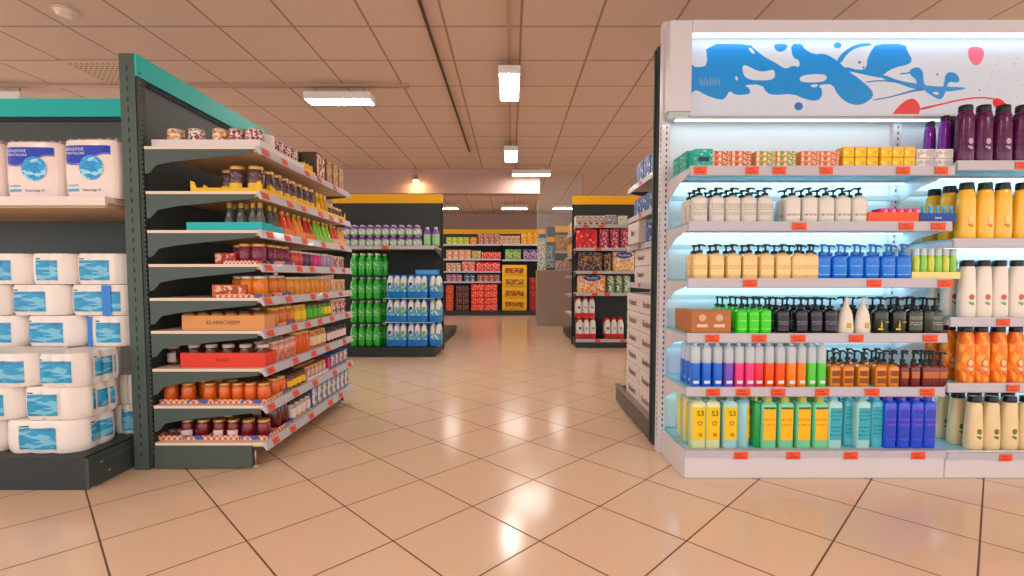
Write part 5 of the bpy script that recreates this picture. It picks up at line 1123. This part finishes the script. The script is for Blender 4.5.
gbox(505, 521, g[1] - .02, .3, 'green', ('4a9a3a', '7ab85a', 'e0b8a0'), 'green pack on the lower shelf above the yellow display', 'green packs', 2, 'pack')
gbox(523, 539, g[1] - .02, .3, 'blueor', ('24409a', 'd88a4a', 'e8b89a'), 'blue and orange pack on the shelf above the yellow display', 'blue orange packs', 2, 'pack')
gbox(446, 461, g[2], .24, 'cream', ('d0a88a', 'e8d4b8', '8a4a34'), 'cream box on the third back wall shelf', 'cream boxes', 3)
gbox(462, 475, g[2], .28, 'pinkred', ('d8887a', 'f0d8d0', 'c02a24'), 'pink and red box on the third back wall shelf', 'pink red boxes', 2)
gbox(476, 500, g[2], .26, 'redbag', ('d82a20', 'e84a34', 'f0b0a0'), 'red bag on the third back wall shelf', 'red bags', 3, 'bag', 'snack_bag')
gbox(446, 462, g[3], .2, 'mauve', ('a8788a', 'd8a8b8', '6a3a5a'), 'mauve box on the fourth back wall shelf', 'mauve boxes', 3)
gbox(464, 475, g[3], .2, 'bluew', ('3a5a8a', 'c8d0d8', '24345a'), 'blue and white box on the fourth back wall shelf', 'blue white boxes', 2)
gbox(477, 500, g[3], .2, 'tan', ('a8685a', 'd8a890', '7a2a24'), 'tan box on the fourth back wall shelf', 'tan boxes', 4)
for t in range(3): gbox(446, 453.5, .141 + t * .25, .24, 'oranger', ('d8502c', 'e8844a', 'b83018'), 'orange-red case in the short floor stack of the back wall, beside the dark stack', 'orange-red cases', 1, 'case', 'drink_case')
for t in range(4): gbox(456, 469, .141 + t * .185, .18, 'darkb', ('3a2a28', '6a4a40', 'a8685a'), 'dark brown case in the stack left of the red one at the back wall', 'dark brown cases', 2, 'case', 'drink_case')
for t in range(4): gbox(471, 497.5, .141 + t * .195, .19, 'redc', ('e01e18', 'f05a3a', 'f0a080'), 'bright red case in the stack on the floor of the back wall', 'bright red cases', 2, 'case', 'drink_case', y=GY - .0)
yd = empty('yellow_display', (X(514.5, GY, .7), GY, .141))
yy = M('yellow display card', 'f0b81c', .5)
MB().box(-.36, .36, 0, .4, 0, 1.34, yy, .01).build('body', yd)
for k in range(4):
    MB().box(-.27, .27, -.012, -.001, .1 + k * .33, .26 + k * .33, printed('display box print', 'a8541c', 'e8b83a', '6a2a14', 9)).build('shelf_print', yd)
    MB().box(-.3, .3, -.03, -.0125, .08 + k * .33, .1 + k * .33, yy).build('shelf_lip', yd)
tag(yd, 'tall yellow cardboard display standing on the floor at the back wall', 'display')
for t in range(5): gbox(529.5, 545, .141 + t * .195, .19, 'maroon', ('a8241e', 'c84a3a', '5a1414'), 'maroon case in the stack between the yellow display and the counter', 'maroon cases', 1, 'case', 'drink_case')
# small gondola behind the counter
for k in range(4): place((carton, 'snack_bag', .2, .15, .42, M('amber bag', 'e0a020', .5), printed('amber bag print', 'e8a81c', '7a3a14', 'c86a24', 8)), (1.26 + k * .22, 12.58, 1.781), 'amber bag on the shelf under the small amber header', 'bag', 'amber bags behind the counter')
for k in range(5): place((carton, 'grocery_box', .17, .15, .2, M('g side peach', 'd8a088', .5), printed('g print peach', 'd8a088', 'e8c8b0', 'c8502c', 9)), (1.24 + k * .19, 12.58, 1.351), 'peach box on the lower shelf behind the counter', 'box', 'peach boxes behind the counter')
# ------------------------------------------------------------------ box gondola stock (faces the aisle)
DX = 1.055
bd = M('blue denim pack', '2a5a9a', .45); bdp = printed('blue white pack print', '2a62a8', 'c8d0dc', '16304e', 12, t1=.52)
def dbox(y0, n, w, d, hh, z, side, front, label, cat, name, grp=None, x=DX, dz=.001, words=None, ink_=None, ws=.03):
    for k in range(n): place((carton, name, w, d, hh, side, front, words, ink_, ws), (x + d / 2, y0 + w / 2 + k * (w + .006), z + dz), label, cat, grp, -PI / 2)
dbox(3.50, 3, .2, .2, .17, DZ[0], bd, bdp, 'blue pack on the top shelf of the box gondola', 'pack', 'blue_pack', 'blue packs top shelf')
dbox(3.45, 4, .18, .2, .14, DZ[1], bd, bdp, 'blue pack on the second shelf of the box gondola', 'pack', 'blue_pack', 'blue packs second shelf')
wbx = M('white box card', 'd8ccc4', .55); wbi = M('box lettering', '5a4440', .5)
dbox(3.4, 2, .2, .25, .18, DZ[2], M('navy box card', '1f3a64', .5), bdp, 'navy box on the third shelf of the box gondola', 'box', 'navy_box', 'navy boxes')
dbox(3.83, 1, .34, .3, .17, DZ[2] + .006, wbx, None, 'white box jutting out at the far end of the third shelf, box gondola', 'box', 'white_box', x=1.0, words='Bon', ink_=wbi, ws=.07)
for t in range(2): dbox(3.34, 2, .4, .3, .135, DZ[3], wbx, None, 'white lettered box in the %s course on the lowest shelf of the box gondola' % ('lower', 'upper')[t], 'box', 'white_box', 'white boxes on the lowest shelf %d' % t, dz=.001 + t * .137, words='Boulard', ink_=wbi, ws=.06)
nth = ('lowest', 'second', 'third', 'fourth', 'fifth', 'topmost')
for t in range(6): dbox(3.3, 2, .4, .34, .138, .15, wbx, None, 'white lettered box, %s course of the floor stack behind the lit bays' % nth[t], 'box', 'white_box', 'floor stack white boxes %d' % t, x=.985, dz=.001 + t * .141, words='Boulard', ink_=wbi, ws=.07)
# ------------------------------------------------------------------ light, world, camera
w = bpy.data.worlds.new('World'); bpy.context.scene.world = w; w.use_nodes = True
w.node_tree.nodes['Background'].inputs[0].default_value = lin(h('f8f4f4')); w.node_tree.nodes['Background'].inputs[1].default_value = 2.15  # even background added as fill, entering where the room is left open
cam = bpy.data.cameras.new('camera'); co = bpy.data.objects.new('camera', cam); C.objects.link(co); bpy.context.scene.camera = co
co.location = (0, 0, HC); co.rotation_euler = (PI / 2 - TH, 0, 0)
cam.sensor_width = 36; cam.lens = 36 * F / 1024; cam.clip_start = .05
cam.shift_x = (512 - CX) / 1024
cam.shift_y = ((HZ + F * math.tan(TH)) - 288) / 1024
s = bpy.context.scene; s.view_settings.view_transform = 'Standard'; s.view_settings.look = 'None'; s.view_settings.gamma = 1; s.view_settings.use_curve_mapping = False
s.view_settings.exposure = 0
s.cycles.max_bounces = 8; s.cycles.diffuse_bounces = 4; s.cycles.transparent_max_bounces = 12; s.cycles.sample_clamp_indirect = 4; s.cycles.use_denoising = True
